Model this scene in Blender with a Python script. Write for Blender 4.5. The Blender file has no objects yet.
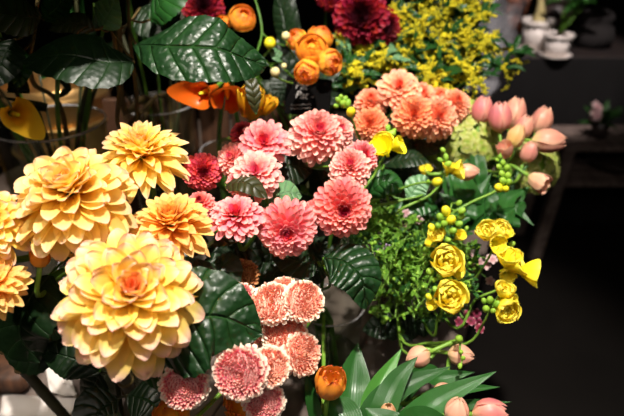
import bpy, math, random
from mathutils import Vector, Matrix, noise
V = Vector
random.seed(11)
R = random.random
def U(a, b): return a + (b - a) * random.random()
def lerp(a, b, t): return a + (b - a) * t
PI = math.pi
GA = PI * (3 - math.sqrt(5))
scene = bpy.context.scene
col = bpy.context.collection

# ---------------------------------------------------------------- camera
PITCH = math.radians(28)
CAM = V((0, 0, 1.5))
FW = V((0, math.cos(PITCH), -math.sin(PITCH)))
RT = V((1, 0, 0))
UP = V((0, math.sin(PITCH), math.cos(PITCH)))
def P(px, py, d):
    return CAM + FW * d + RT * (d * (px - 312) / 600) + UP * (d * (208 - py) / 600)
def face(ax, ay, az=1.0):            # direction: right, up, towards the viewer's side
    return (RT * ax + UP * ay - FW * az).normalized()

# ---------------------------------------------------------------- materials
def H(h):
    h = h.lstrip('#')
    c = [int(h[i:i + 2], 16) / 255 for i in (0, 2, 4)]
    return tuple((x / 12.92 if x <= .04045 else ((x + .055) / 1.055) ** 2.4) for x in c) + (1,)
def newmat(name):
    m = bpy.data.materials.new(name); m.use_nodes = True
    nt = m.node_tree; nt.nodes.clear()
    return m, nt, nt.nodes, nt.links
def ramp(N, stops, interp='LINEAR'):
    r = N.new('ShaderNodeValToRGB'); r.color_ramp.interpolation = interp
    e = r.color_ramp.elements
    while len(e) > 1: e.remove(e[-1])
    e[0].position = stops[0][0]; e[0].color = stops[0][1]
    for p, c in stops[1:]:
        x = e.new(p); x.color = c
    return r
def attr(N, name):
    a = N.new('ShaderNodeAttribute'); a.attribute_name = name; return a
def math_(N, L, op, a, b=None, c=None):
    m = N.new('ShaderNodeMath'); m.operation = op
    for i, x in enumerate((a, b, c)):
        if x is None: continue
        if isinstance(x, (int, float)): m.inputs[i].default_value = x
        else: L.new(x, m.inputs[i])
    return m.outputs[0]
def mixc(N, L, f, a, b, mode='MIX'):
    m = N.new('ShaderNodeMix'); m.data_type = 'RGBA'; m.blend_type = mode
    for i, x in ((0, f), (6, a), (7, b)):
        if isinstance(x, (int, float)): m.inputs[i].default_value = x
        elif isinstance(x, tuple): m.inputs[i].default_value = x
        else: L.new(x, m.inputs[i])
    return m.outputs[2]

def petal_mat(name, stops, core=None, core_at=.25, trans=.3, rough=.55, ridges=9, bump=.25, edge=None, vary=.12, core_max=1.):
    """petal colour runs base -> tip; the inner petals of the flower may have a colour of their own"""
    m, nt, N, L = newmat(name)
    t = attr(N, 't'); s = attr(N, 's'); ring = attr(N, 'ring'); rnd = attr(N, 'rnd')
    r = ramp(N, [(p, H(c)) for p, c in stops]); L.new(t.outputs['Fac'], r.inputs[0])
    c = r.outputs[0]
    if core:
        rr = ramp(N, [(core_at * .45, (1, 1, 1, 1)), (core_at * 1.3, (0, 0, 0, 1))]); L.new(ring.outputs['Fac'], rr.inputs[0])
        c = mixc(N, L, math_(N, L, 'MULTIPLY', rr.outputs[0], core_max), c, H(core))
    if edge:
        es = math_(N, L, 'ABSOLUTE', s.outputs['Fac']); er = ramp(N, [(.62, (0, 0, 0, 1)), (1, (1, 1, 1, 1))]); L.new(es, er.inputs[0])
        ef = math_(N, L, 'MULTIPLY', er.outputs[0], .75)
        c = mixc(N, L, ef, c, H(edge))
    hs = N.new('ShaderNodeHueSaturation')
    v = math_(N, L, 'MULTIPLY_ADD', rnd.outputs['Fac'], vary * 2, 1 - vary)
    L.new(v, hs.inputs['Value']); hh = math_(N, L, 'MULTIPLY_ADD', rnd.outputs['Fac'], .02, .49); L.new(hh, hs.inputs['Hue'])
    L.new(c, hs.inputs['Color']); c = hs.outputs[0]
    b = N.new('ShaderNodeBsdfPrincipled'); L.new(c, b.inputs['Base Color']); b.inputs['Roughness'].default_value = rough
    b.inputs['Specular IOR Level'].default_value = .3
    sn = math_(N, L, 'SINE', math_(N, L, 'MULTIPLY', s.outputs['Fac'], ridges))
    bp = N.new('ShaderNodeBump'); bp.inputs['Strength'].default_value = bump; bp.inputs['Distance'].default_value = .0008
    L.new(sn, bp.inputs['Height']); L.new(bp.outputs[0], b.inputs['Normal'])
    tr = N.new('ShaderNodeBsdfTranslucent'); L.new(c, tr.inputs[0])
    mx = N.new('ShaderNodeMixShader'); mx.inputs[0].default_value = trans
    L.new(b.outputs[0], mx.inputs[1]); L.new(tr.outputs[0], mx.inputs[2])
    o = N.new('ShaderNodeOutputMaterial'); L.new(mx.outputs[0], o.inputs[0])
    return m

def leaf_mat(name, c1, c2, vein, rough=.4, trans=.12, vf=7.0, slant=2.4, bump=.8, parallel=False, spec=.5, dist=.003, crinkle=0.0):
    m, nt, N, L = newmat(name)
    t = attr(N, 't'); s = attr(N, 's'); rnd = attr(N, 'rnd')
    a = math_(N, L, 'ABSOLUTE', s.outputs['Fac'])
    if parallel:
        ph = math_(N, L, 'MULTIPLY', s.outputs['Fac'], vf * PI)
    else:
        ph = math_(N, L, 'SUBTRACT', math_(N, L, 'MULTIPLY', t.outputs['Fac'], vf * PI), math_(N, L, 'MULTIPLY', a, slant))
    w = math_(N, L, 'ABSOLUTE', math_(N, L, 'SINE', ph))
    w = math_(N, L, 'POWER', w, .35)
    mid = ramp(N, [(0.0, (0, 0, 0, 1)), (.06, (1, 1, 1, 1))]); L.new(a, mid.inputs[0])
    h = math_(N, L, 'MULTIPLY', w, mid.outputs[0])
    if crinkle:
        tc = N.new('ShaderNodeTexCoord'); vo = N.new('ShaderNodeTexVoronoi'); vo.feature = 'SMOOTH_F1'; vo.inputs['Scale'].default_value = 150
        L.new(tc.outputs['Object'], vo.inputs['Vector'])
        h = math_(N, L, 'SUBTRACT', h, math_(N, L, 'MULTIPLY', vo.outputs['Distance'], crinkle))
    no = N.new('ShaderNodeTexNoise'); no.inputs['Scale'].default_value = 40
    base = mixc(N, L, no.outputs[0], H(c1), H(c2))
    inv = math_(N, L, 'SUBTRACT', 1.0, math_(N, L, 'MULTIPLY', w, mid.outputs[0]))
    inv = math_(N, L, 'MULTIPLY', inv, .5)
    c = mixc(N, L, inv, base, H(vein))
    hs = N.new('ShaderNodeHueSaturation')
    v = math_(N, L, 'MULTIPLY_ADD', rnd.outputs['Fac'], .4, .8); L.new(v, hs.inputs['Value']); L.new(c, hs.inputs['Color']); c = hs.outputs[0]
    b = N.new('ShaderNodeBsdfPrincipled'); L.new(c, b.inputs['Base Color']); b.inputs['Roughness'].default_value = rough
    b.inputs['Specular IOR Level'].default_value = spec
    bp = N.new('ShaderNodeBump'); bp.inputs['Strength'].default_value = bump; bp.inputs['Distance'].default_value = dist
    L.new(h, bp.inputs['Height']); L.new(bp.outputs[0], b.inputs['Normal'])
    tr = N.new('ShaderNodeBsdfTranslucent'); L.new(c, tr.inputs[0])
    mx = N.new('ShaderNodeMixShader'); mx.inputs[0].default_value = trans
    L.new(b.outputs[0], mx.inputs[1]); L.new(tr.outputs[0], mx.inputs[2])
    o = N.new('ShaderNodeOutputMaterial'); L.new(mx.outputs[0], o.inputs[0])
    return m

def plain(name, c1, c2=None, rough=.6, scale=20, metal=0, bump=0, bdist=.002, spec=.4, stretch=None, trans=0):
    m, nt, N, L = newmat(name)
    b = N.new('ShaderNodeBsdfPrincipled'); b.inputs['Roughness'].default_value = rough; b.inputs['Metallic'].default_value = metal
    b.inputs['Specular IOR Level'].default_value = spec
    tc = N.new('ShaderNodeTexCoord'); mp = N.new('ShaderNodeMapping'); L.new(tc.outputs['Object'], mp.inputs[0])
    if stretch: mp.inputs['Scale'].default_value = stretch
    no = N.new('ShaderNodeTexNoise'); no.inputs['Scale'].default_value = scale; no.inputs['Detail'].default_value = 5
    L.new(mp.outputs[0], no.inputs['Vector'])
    r = ramp(N, [(.3, H(c1)), (.7, H(c2 or c1))]); L.new(no.outputs[0], r.inputs[0]); L.new(r.outputs[0], b.inputs['Base Color'])
    if bump:
        bp = N.new('ShaderNodeBump'); bp.inputs['Strength'].default_value = bump; bp.inputs['Distance'].default_value = bdist
        L.new(no.outputs[0], bp.inputs['Height']); L.new(bp.outputs[0], b.inputs['Normal'])
    o = N.new('ShaderNodeOutputMaterial')
    if trans:
        tr = N.new('ShaderNodeBsdfTransparent'); mx = N.new('ShaderNodeMixShader'); mx.inputs[0].default_value = trans
        L.new(b.outputs[0], mx.inputs[1]); L.new(tr.outputs[0], mx.inputs[2]); L.new(mx.outputs[0], o.inputs[0])
    else:
        L.new(b.outputs[0], o.inputs[0])
    return m
def glass(name, tint='#ffffff', rough=.02, ior=1.45):
    m, nt, N, L = newmat(name)
    g = N.new('ShaderNodeBsdfGlossy'); g.inputs['Roughness'].default_value = .05
    t = N.new('ShaderNodeBsdfTransparent'); t.inputs[0].default_value = H(tint)
    no = N.new('ShaderNodeTexNoise'); no.inputs['Scale'].default_value = 18
    bp = N.new('ShaderNodeBump'); bp.inputs['Strength'].default_value = .2; bp.inputs['Distance'].default_value = .003
    L.new(no.outputs[0], bp.inputs['Height']); L.new(bp.outputs[0], g.inputs['Normal'])
    lw = N.new('ShaderNodeLayerWeight'); L.new(bp.outputs[0], lw.inputs['Normal'])
    f = math_(N, L, 'MULTIPLY_ADD', math_(N, L, 'POWER', lw.outputs['Facing'], 4.0), .5, .04)
    mx = N.new('ShaderNodeMixShader'); L.new(f, mx.inputs[0]); L.new(t.outputs[0], mx.inputs[1]); L.new(g.outputs[0], mx.inputs[2])
    o = N.new('ShaderNodeOutputMaterial'); L.new(mx.outputs[0], o.inputs[0]); return m

M = {}
M['yellow'] = petal_mat('yellow_petal', [(0, '#f8c838'), (.45, '#fcda60'), (.8, '#fce08a'), (.93, '#fcdaa4'), (1, '#fcd2b4')], core='#fbb448', core_at=.05, trans=.42)
M['gold'] = petal_mat('golden_petal', [(0, '#f8a838'), (.5, '#fbc45a'), (.88, '#fcd484'), (1, '#fcd08f')], core='#fab44c', core_at=.1, trans=.4)
M['yellowpink'] = petal_mat('yellow_pink_petal', [(0, '#f8cc28'), (.45, '#fcdc58'), (.8, '#fcdf7c'), (.93, '#fad4b0'), (1, '#f8c8bc')], core='#f9a060', core_at=.05, trans=.42)
M['core_orange'] = petal_mat('orange_centre', [(0, '#e2541e'), (1, '#f47a45')])
M['pink'] = petal_mat('pink_petal', [(0, '#d81f3c'), (.3, '#f0566c'), (.75, '#fa8e94'), (1, '#fdb8b0')], core='#e23a50', core_at=.12, trans=.28)
M['pinkpale'] = petal_mat('pale_pink_petal', [(0, '#e8405a'), (.3, '#f77f86'), (.7, '#fda8a2'), (1, '#fecdbe')], core='#ee5a78', core_at=.1, trans=.3)
M['coralpink'] = petal_mat('coral_pink_petal', [(0, '#c4142e'), (.3, '#ee5560'), (.75, '#fa8680'), (1, '#fcb0a8')], core='#b0122c', core_at=.12, trans=.28)
M['redpink'] = petal_mat('red_pink_petal', [(0, '#a8142a'), (.6, '#d83448'), (1, '#f06a70')], core='#8e0f22', core_at=.2, trans=.2)
M['core_magenta'] = petal_mat('magenta_centre', [(0, '#9c0c28'), (1, '#e0345c')])
M['core_yellow'] = petal_mat('yellow_centre', [(0, '#c98a1a'), (1, '#f2cf4a')])
M['core_green'] = petal_mat('green_centre', [(0, '#93b83c'), (1, '#f0dc28')])
M['peach'] = petal_mat('peach_petal', [(0, '#ee5232'), (.3, '#fb9468'), (.8, '#fdb490'), (1, '#fdc4a4')], core='#f4704e', core_at=.08, trans=.3)
M['orangepeach'] = petal_mat('orange_peach_petal', [(0, '#ec4a1c'), (.35, '#fa8a52'), (.85, '#fcaa7c'), (1, '#fdbb90')], core='#ee6a3c', core_at=.08, trans=.3)
M['burgundy'] = petal_mat('burgundy_petal', [(0, '#3a0410'), (.5, '#6e0418'), (.9, '#940a20'), (1, '#9c0c28')], core='#3a0410', core_at=.4, trans=.12)
M['core_violet'] = petal_mat('violet_centre', [(0, '#5a0a2c'), (1, '#c85a92')])
M['zin'] = petal_mat('zinnia_petal', [(0, '#c03a50'), (.4, '#f08a80'), (.64, '#f6ae92'), (.76, '#fbe4cc'), (1, '#f9ead4')], core='#f28a62', core_at=.62, core_max=.45, trans=.22)
M['zinrose'] = petal_mat('zinnia_rose_petal', [(0, '#a81a48'), (.45, '#e0607c'), (.64, '#f09a94'), (.76, '#f8ddc6'), (1, '#f9ead8')], core='#e8606a', core_at=.62, core_max=.45, trans=.22)
M['zindry'] = petal_mat('dried_petal', [(0, '#5a2c14'), (.6, '#a86432'), (1, '#c08a58')], trans=.15)
M['tulip'] = petal_mat('apricot_tulip_petal', [(0, '#dccb88'), (.25, '#e2a58c'), (.7, '#dc9482'), (1, '#e6ae94')], edge='#eab89a', trans=.25, rough=.4, vary=.08)
M['tulippink'] = petal_mat('pink_tulip_petal', [(0, '#e0c08a'), (.25, '#e09082'), (.7, '#d87c7c'), (1, '#e2a090')], edge='#e8ae96', trans=.25, rough=.4, vary=.08)
M['tulipyellow'] = petal_mat('yellow_tulip_petal', [(0, '#dcc470'), (.5, '#e4b070'), (1, '#e6ae88')], edge='#eac48e', trans=.25, rough=.4, vary=.08)
M['tulippale'] = petal_mat('pale_tulip_petal', [(0, '#dccb88'), (.3, '#ecbc98'), (.7, '#ecae94'), (1, '#eab89a')], edge='#f0c8a8', trans=.25, rough=.38, vary=.06)
M['orange'] = petal_mat('orange_petal', [(0, '#fac03a'), (.5, '#fbb448'), (.85, '#fbaa38'), (1, '#f47a45')], trans=.28, rough=.38, vary=.1)
M['orangelight'] = petal_mat('light_orange_petal', [(0, '#fcd63c'), (.6, '#fbb448'), (1, '#fa9a28')], trans=.28, rough=.38)
M['calla'] = petal_mat('orange_calla_spathe', [(0, '#b8651a'), (.5, '#ea5c12'), (1, '#f4711c')], trans=.2, rough=.35, vary=.02)
M['callayellow'] = petal_mat('golden_calla_spathe', [(0, '#dca010'), (.5, '#f0a412'), (1, '#f8c832')], trans=.22, rough=.35, vary=.02)
M['freesia'] = petal_mat('freesia_petal', [(0, '#d8d020'), (.35, '#fce42c'), (1, '#fff25a')], trans=.25, rough=.42, vary=.08)
M['freesiabright'] = petal_mat('bright_freesia_petal', [(0, '#e8e020'), (.35, '#fff01c'), (1, '#fff640')], trans=.25, rough=.42, vary=.05)
M['budgreen'] = plain('bud_green', '#6c9a2c', '#93b83c', .5, 60)
M['budyellow'] = plain('bud_yellow', '#d2cf2a', '#f0dc28', .45, 60)
M['budcream'] = plain('bud_cream', '#cfc98a', '#e2d49a', .5, 60)
M['golden'] = plain('goldenrod_floret', '#a8a010', '#ead820', .7, 60)
M['hydr'] = petal_mat('green_hydrangea_sepal', [(0, '#93b83c'), (.5, '#b5bb5c'), (1, '#c8cf8a')], trans=.25)
M['stem'] = plain('green_stem', '#3f6a1e', '#5f8a2c', .45, 40)
M['stemlight'] = plain('light_green_stem', '#5f8a2c', '#7fa640', .4, 40)
M['stemdark'] = plain('dark_stem', '#2a2c18', '#3a3a20', .5, 40)
M['stembrown'] = plain('brown_stem', '#4a3a20', '#6a5a34', .6, 40)
M['leafdark'] = leaf_mat('dark_leaf', '#0a1e0a', '#12280f', '#24401c', rough=.45, vf=7, crinkle=.6, bump=.8, dist=.002)
M['leafbig'] = leaf_mat('crinkled_leaf', '#0e260e', '#18361a', '#28501f', rough=.38, vf=8, slant=3.2, crinkle=.5, bump=1, dist=.0042, spec=.5)
M['leafmid'] = leaf_mat('mid_green_leaf', '#16401c', '#24501c', '#346a26', rough=.36, vf=6)
M['leafpale'] = leaf_mat('pale_leaf', '#4a7a3c', '#6c9470', '#84a884', rough=.4, vf=6)
M['leafbrown'] = leaf_mat('olive_leaf', '#2a2c12', '#363818', '#444422', rough=.45, vf=6)
M['blade'] = leaf_mat('tulip_leaf', '#24501c', '#2a5e28', '#3c6e2c', rough=.36, vf=9, parallel=True, bump=.3, dist=.0006)
M['bladelight'] = leaf_mat('light_tulip_leaf', '#346a26', '#4a8034', '#5e9640', rough=.36, vf=9, parallel=True, bump=.3, dist=.0006)
M['leaffill'] = leaf_mat('filler_leaf', '#5f9a2c', '#84b840', '#93b83c', rough=.42, vf=4, trans=.25)
M['leaffilldark'] = leaf_mat('dark_filler_leaf', '#24501c', '#346a26', '#4a8034', rough=.42, vf=4, trans=.2)
M['glass'] = glass('vase_glass', '#f2f6f2')
M['rimglint'] = plain('vase_rim_glint', '#aaa8b0', '#c8c2c0', .1, 10, trans=.55, spec=.9)  # pale diffuse grey puts the rim's bright glint into its colour
M['water'] = glass('vase_water', '#eef4ea', 0, 1.33)
M['table'] = plain('grey_painted_wood', '#5a4c46', '#7c7068', .6, 6, stretch=(6, .6, 3), bump=.3)
M['crate'] = plain('weathered_wood', '#2e1c12', '#5a3a26', .6, 8, stretch=(8, 8, .7), bump=.5)
M['darkwood'] = plain('dark_wood', '#1f1b1c', '#2b211d', .6, 8, stretch=(6, 1, 6), bump=.4)
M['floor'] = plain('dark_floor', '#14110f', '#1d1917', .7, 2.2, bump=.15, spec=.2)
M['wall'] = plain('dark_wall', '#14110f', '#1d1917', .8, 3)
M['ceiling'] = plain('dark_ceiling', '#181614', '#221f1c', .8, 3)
M['whitepot'] = plain('white_ceramic', '#d0c8c0', '#efe6e0', .35, 10)
M['paper'] = plain('white_paper', '#d8cfc8', '#efe6e0', .5, 12, bump=.3)
M['brass'] = plain('brushed_brass', '#b8884a', '#dcb478', .32, 6, metal=.85)
M['slate'] = plain('black_slate', '#060505', '#0c0b0b', .8, 20, spec=.1)
M['chalk'] = plain('chalk', '#a09a98', '#c8c2c0', .9, 60)
M['plastic'] = plain('clear_plastic_wrap', '#88848c', '#aaa8b0', .25, 10, trans=.5, spec=.8)
M['sack'] = plain('dark_grey_cloth', '#181614', '#1f1b1c', .95, 30, bump=.3)
M['standwood'] = plain('grey_brown_wood', '#5a4c46', '#8a7a72', .6, 8, stretch=(6, 1, 6), bump=.4)
M['cloth'] = plain('black_cloth', '#060505', '#0c0b0b', .9, 10)
M['soil'] = plain('soil', '#2a1c12', '#46321f', .9, 80, bump=.6)
M['trunk'] = plain('pale_trunk', '#a89a66', '#c9bb86', .6, 30)
M['bowl'] = plain('dark_bowl', '#2a2220', '#4a3d38', .4, 10)
M['purplepetal'] = petal_mat('pink_white_petal', [(0, '#c88a90'), (1, '#e8cfca')])
M['lav'] = petal_mat('lavender_petal', [(0, '#8a6a9a'), (1, '#cbb2cf')])
M['wine'] = petal_mat('wine_petal', [(0, '#5a0c24'), (.7, '#a03a58'), (1, '#f0c0c8')])
M['terracotta'] = plain('terracotta', '#8a4a30', '#a86848', .7, 20)

# ---------------------------------------------------------------- mesh builder
class MB:
    def __init__(s): s.v = []; s.f = []; s.t = []; s.s = []; s.r = []; s.q = []
    def add(s, p, t=0., ss=0., ring=0., rnd=.5):
        s.v.append(p); s.t.append(t); s.s.append(ss); s.r.append(ring); s.q.append(rnd); return len(s.v) - 1
    def grid(s, fn, nu, nv, ring=0., rnd=None, close=False, warp=1.):
        if rnd is None: rnd = R()
        o = len(s.v)
        for i in range(nu + 1):
            for j in range(nv + (0 if close else 1)):
                u = i / nu; w = j / nv * 2 - 1
                s.add(fn(u, w), 1 - (1 - u) ** warp, w, ring, rnd)
        c = nv if close else nv + 1
        for i in range(nu):
            for j in range(nv):
                a = o + i * c + j; b = o + i * c + (j + 1) % c if close else a + 1
                s.f.append((a, b, b + c, a + c))
    def tube(s, pts, rad, n=6, rnd=None, caps=True):
        if rnd is None: rnd = R()
        pts = [V(p) for p in pts]; m = len(pts); o = len(s.v)
        if not isinstance(rad, (list, tuple)): rad = [rad] * m
        x = None
        for i, p in enumerate(pts):
            T = (pts[min(i + 1, m - 1)] - pts[max(i - 1, 0)]).normalized()
            if x is None: x = T.orthogonal().normalized()
            x = (x - T * x.dot(T)).normalized(); y = T.cross(x)
            for k in range(n):
                a = 2 * PI * k / n
                s.add(p + (x * math.cos(a) + y * math.sin(a)) * rad[i], i / (m - 1), k / n, 0, rnd)
        for i in range(m - 1):
            for k in range(n):
                a = o + i * n + k; b = o + i * n + (k + 1) % n
                s.f.append((a, b, b + n, a + n))
        if caps:
            s.f.append(tuple(o + k for k in range(n))[::-1]); s.f.append(tuple(o + (m - 1) * n + k for k in range(n)))
    def lathe(s, prof, n=28, c=V((0, 0, 0)), rnd=.5):
        o = len(s.v)
        for i, (r, z) in enumerate(prof):
            for k in range(n):
                a = 2 * PI * k / n
                s.add(c + V((r * math.cos(a), r * math.sin(a), z)), i / (len(prof) - 1), k / n, 0, rnd)
        for i in range(len(prof) - 1):
            for k in range(n):
                a = o + i * n + k; b = o + i * n + (k + 1) % n
                s.f.append((a, b, b + n, a + n))
    def ball(s, c, r, axis=None, stretch=1., n=6, m=4, rnd=None):
        if rnd is None: rnd = R()
        ax = (axis or V((0, 0, 1))).normalized(); x = ax.orthogonal().normalized(); y = ax.cross(x); o = len(s.v)
        for i in range(m + 1):
            a = PI * i / m; z = -math.cos(a) * stretch; q = max(math.sin(a), .02)
            for k in range(n):
                b = 2 * PI * k / n
                s.add(c + (x * math.cos(b) * q + y * math.sin(b) * q + ax * z) * r, i / m, 0, 0, rnd)
        for i in range(m):
            for k in range(n):
                a = o + i * n + k; b = o + i * n + (k + 1) % n
                s.f.append((a, b, b + n, a + n))
    def box(s, c, sx, sy, sz, rot=None, bev=.003):
        o = len(s.v); c = V(c)
        # chamfered box
        for z, k in ((-sz / 2, bev), (-sz / 2 + bev, 0), (sz / 2 - bev, 0), (sz / 2, bev)):
            x = sx / 2 - k; y = sy / 2 - k
            for px, py in ((-x + bev, -y), (x - bev, -y), (x, -y + bev), (x, y - bev), (x - bev, y), (-x + bev, y), (-x, y - bev), (-x, -y + bev)):
                p = V((px, py, z))
                if rot is not None: p = rot @ p
                s.add(c + p)
        for i in range(3):
            for k in range(8):
                a = o + i * 8 + k; b = o + i * 8 + (k + 1) % 8
                s.f.append((a, b, b + 8, a + 8))
        s.f.append(tuple(o + k for k in range(8))[::-1]); s.f.append(tuple(o + 24 + k for k in range(8)))
    def data(s, name, mat, smooth=True, origin=None):
        me = bpy.data.meshes.new(name)
        vs = s.v if origin is None else [p - origin for p in s.v]
        me.from_pydata([tuple(p) for p in vs], [], s.f)
        for nm, arr in (('t', s.t), ('s', s.s), ('ring', s.r), ('rnd', s.q)):
            a = me.attributes.new(nm, 'FLOAT', 'POINT'); a.data.foreach_set('value', arr)
        me.materials.append(mat)
        if smooth: me.polygons.foreach_set('use_smooth', [True] * len(me.polygons))
        me.update(); return me
    def obj(s, name, mat, parent=None, smooth=True, origin=None):
        """vertices are in world space; the object sits at its parent's place"""
        org = origin if origin is not None else (V(parent['_o']) if parent is not None else V((0, 0, 0)))
        o = bpy.data.objects.new(name, s.data(name, mat, smooth, org)); col.objects.link(o)
        if parent is not None: o.parent = parent
        else: o.location = org
        if parent is not None and '_o' in parent: o['_o'] = tuple(org)
        return o

def thing(name, label, cat, loc, group=None):
    o = bpy.data.objects.new(name, None); col.objects.link(o); o.location = loc; o.empty_display_size = .02
    o['label'] = label; o['category'] = cat; o['_o'] = tuple(loc)
    if group: o['group'] = group
    return o
def tag(o, label, cat, group=None, kind=None):
    o['label'] = label; o['category'] = cat
    if group: o['group'] = group
    if kind: o['kind'] = kind
    return o
def inst(name, me, parent, loc, axis, spin=0., scale=1.):
    """a shared mesh placed under its thing, its +Z along axis"""
    o = bpy.data.objects.new(name, me); col.objects.link(o); o.parent = parent
    q = V((0, 0, 1)).rotation_difference(axis)
    o.rotation_mode = 'QUATERNION'
    o.rotation_quaternion = q @ Matrix.Rotation(spin, 3, 'Z').to_quaternion()
    o.location = loc - V(parent['_o'])
    o.scale = scale if isinstance(scale, tuple) else (scale,) * 3
    o['_o'] = tuple(loc)
    return o

def spline(pts, n=16):
    pts = [V(p) for p in pts]
    if len(pts) == 2: return [pts[0].lerp(pts[1], i / n) for i in range(n + 1)]
    q = [pts[0] * 2 - pts[1]] + pts + [pts[-1] * 2 - pts[-2]]; out = []; seg = len(pts) - 1
    for i in range(n + 1):
        x = i / n * seg; k = min(int(x), seg - 1); t = x - k
        a, b, c, d = q[k:k + 4]
        out.append(.5 * ((2 * b) + (c - a) * t + (2 * a - 5 * b + 4 * c - d) * t * t + (3 * b - a - 3 * c + d) * t ** 3))
    return out

def prof(t, tm=.6, p=.6, w0=.3):
    if t < tm: return w0 + (1 - w0) * math.sin(PI / 2 * t / tm)
    return max(math.cos(PI / 2 * (t - tm) / (1 - tm)), 0) ** p

# ---------------------------------------------------------------- flowers
def petal(mb, phi, r0, z0, L, W, a0, a1, cup, tm=.6, p=.6, w0=.3, ring=0., nu=7, nv=4, twist=0., wav=0., ce=None):
    e = V((math.cos(phi), math.sin(phi), 0)); q = V((-math.sin(phi), math.cos(phi), 0)); k = V((0, 0, 1))
    cl = []; r = r0; z = z0
    tt = [1 - (1 - i / nu) ** 1.8 for i in range(nu + 1)]
    for i in range(nu + 1):
        t = tt[i]; a = a0 + (a1 - a0) * t ** 1.3; h = (tt[min(i + 1, nu)] - t) * L
        cl.append((r, z, a)); r += math.cos(a) * h; z += math.sin(a) * h
    ph = R() * 6
    def fn(u, s):
        i = round(u * nu); r, z, a = cl[i]; u = tt[i]
        n = e * -math.sin(a) + k * math.cos(a)
        w = W / 2 * prof(u, tm, p, w0); cu = (cup if ce is None else lerp(cup, ce, u)); kk = max(cu, .01)
        side = math.sin(kk * s) / kk; hi = (1 - math.cos(kk * s)) / kk
        qq = q * math.cos(twist * u) + n * math.sin(twist * u)
        return e * r + k * z + qq * (w * side) + n * (w * hi) + n * (wav * W * math.sin(u * 7 + ph + s * 2) * abs(s))
    mb.grid(fn, nu, nv, ring, warp=1.8)

def dahlia(Rr, N, Wf, aout=-12, tm=.6, p=.6, cup=.9, ce=None, curl=-14, lc=.3, zfrac=.32, jit=5, pw=.75, w0=.3, cspread=86, wav=.03, fmin=0., lpow=.62, nu=7, nv=4):
    mb = MB()
    for i in range(N):
        f = (i + .5) / N
        if f < fmin: continue
        el = lerp(cspread, aout, f ** pw) + U(-jit, jit)
        L = Rr * lerp(lc, .86, f ** lpow) * U(.93, 1.06)
        rb = Rr * .20 * math.sqrt(f); zb = Rr * zfrac * (1 - f)
        a0 = math.radians(el - curl * .6); a1 = math.radians(el + curl)
        petal(mb, i * GA + U(-jit, jit) * .022, rb, zb, L, Rr * Wf * lerp(.55, 1, f ** .5) * U(.9, 1.1), a0, a1, cup, tm, p, w0, f, nu=nu, nv=nv, twist=U(-.05, .05) * jit, wav=wav, ce=ce)
    return mb
def core(Rr, N, h, a=70):
    mb = MB()
    for i in range(N):
        f = (i + .5) / N
        petal(mb, i * GA, Rr * .8 * math.sqrt(f), h * (1 - .5 * f), Rr * .8, Rr * .45, math.radians(95), math.radians(120 - 30 * f), 1.2, ring=f, nu=4, nv=3)
    return mb
def calyx(Rr, n=8):
    mb = MB()
    for i in range(n):
        petal(mb, i * 2 * PI / n, .0, -.0, Rr, Rr * .6, math.radians(-5), math.radians(-40), .5, ring=1, nu=4, nv=2)
    mb.ball(V((0, 0, -Rr * .15)), Rr * .42, stretch=.7, n=10, m=6)
    return mb
T = {}
def reg(key, mb, mat, name): T[key] = mb.data(name, mat)
# unit radius heads (radius 1, scaled when placed)
reg('big_yellow', dahlia(1, 116, .41, aout=-36, cup=1.2, ce=.7, tm=.6, p=.55, curl=-8, lc=.22, lpow=.6, pw=.72, zfrac=.40, jit=9, wav=.05, w0=.4, nu=8, nv=6), M['yellowpink'], 'petals')
reg('big_yellow2', dahlia(1, 106, .43, aout=-34, cup=1.2, ce=.7, tm=.6, p=.5, curl=-6, lc=.22, lpow=.6, pw=.72, zfrac=.34, jit=10, wav=.05, w0=.4, nu=8, nv=6), M['yellow'], 'petals')
reg('big_spiky', dahlia(1, 110, .34, aout=-34, cup=1.1, ce=.9, tm=.5, p=.7, curl=-14, lc=.30, pw=.85, zfrac=.3, jit=9), M['yellow'], 'petals')
reg('big_gold', dahlia(1, 104, .36, aout=-32, cup=1.0, ce=.7, tm=.5, p=.68, curl=-10, lc=.30, pw=.85, zfrac=.3, jit=8), M['gold'], 'petals')
for k, m in (('pink', 'pink'), ('pinkpale', 'pinkpale'), ('coral', 'coralpink'), ('redpink', 'redpink'), ('peach', 'peach'), ('orangepeach', 'orangepeach'), ('burgundy', 'burgundy')):
    reg(k, dahlia(1, 140, .31, aout=-34, cup=1.15, ce=.8, tm=.66, p=.38, curl=10, lc=.2, pw=.8, zfrac=.40, jit=5, w0=.45), M[m], 'petals')
reg('daisy_pink', dahlia(1, 84, .34, aout=-16, cup=.8, ce=.5, tm=.68, p=.38, curl=-14, lc=.35, pw=.55, zfrac=.16, jit=7, w0=.4), M['pinkpale'], 'petals')
reg('daisy_pinkdeep', dahlia(1, 84, .34, aout=-16, cup=.8, ce=.5, tm=.68, p=.38, curl=-14, lc=.35, pw=.55, zfrac=.16, jit=7, w0=.4), M['pink'], 'petals')
reg('daisy_peach', dahlia(1, 96, .33, aout=-18, cup=.8, ce=.5, tm=.68, p=.38, curl=-14, lc=.33, pw=.6, zfrac=.2, jit=6, w0=.4), M['peach'], 'petals')
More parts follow.
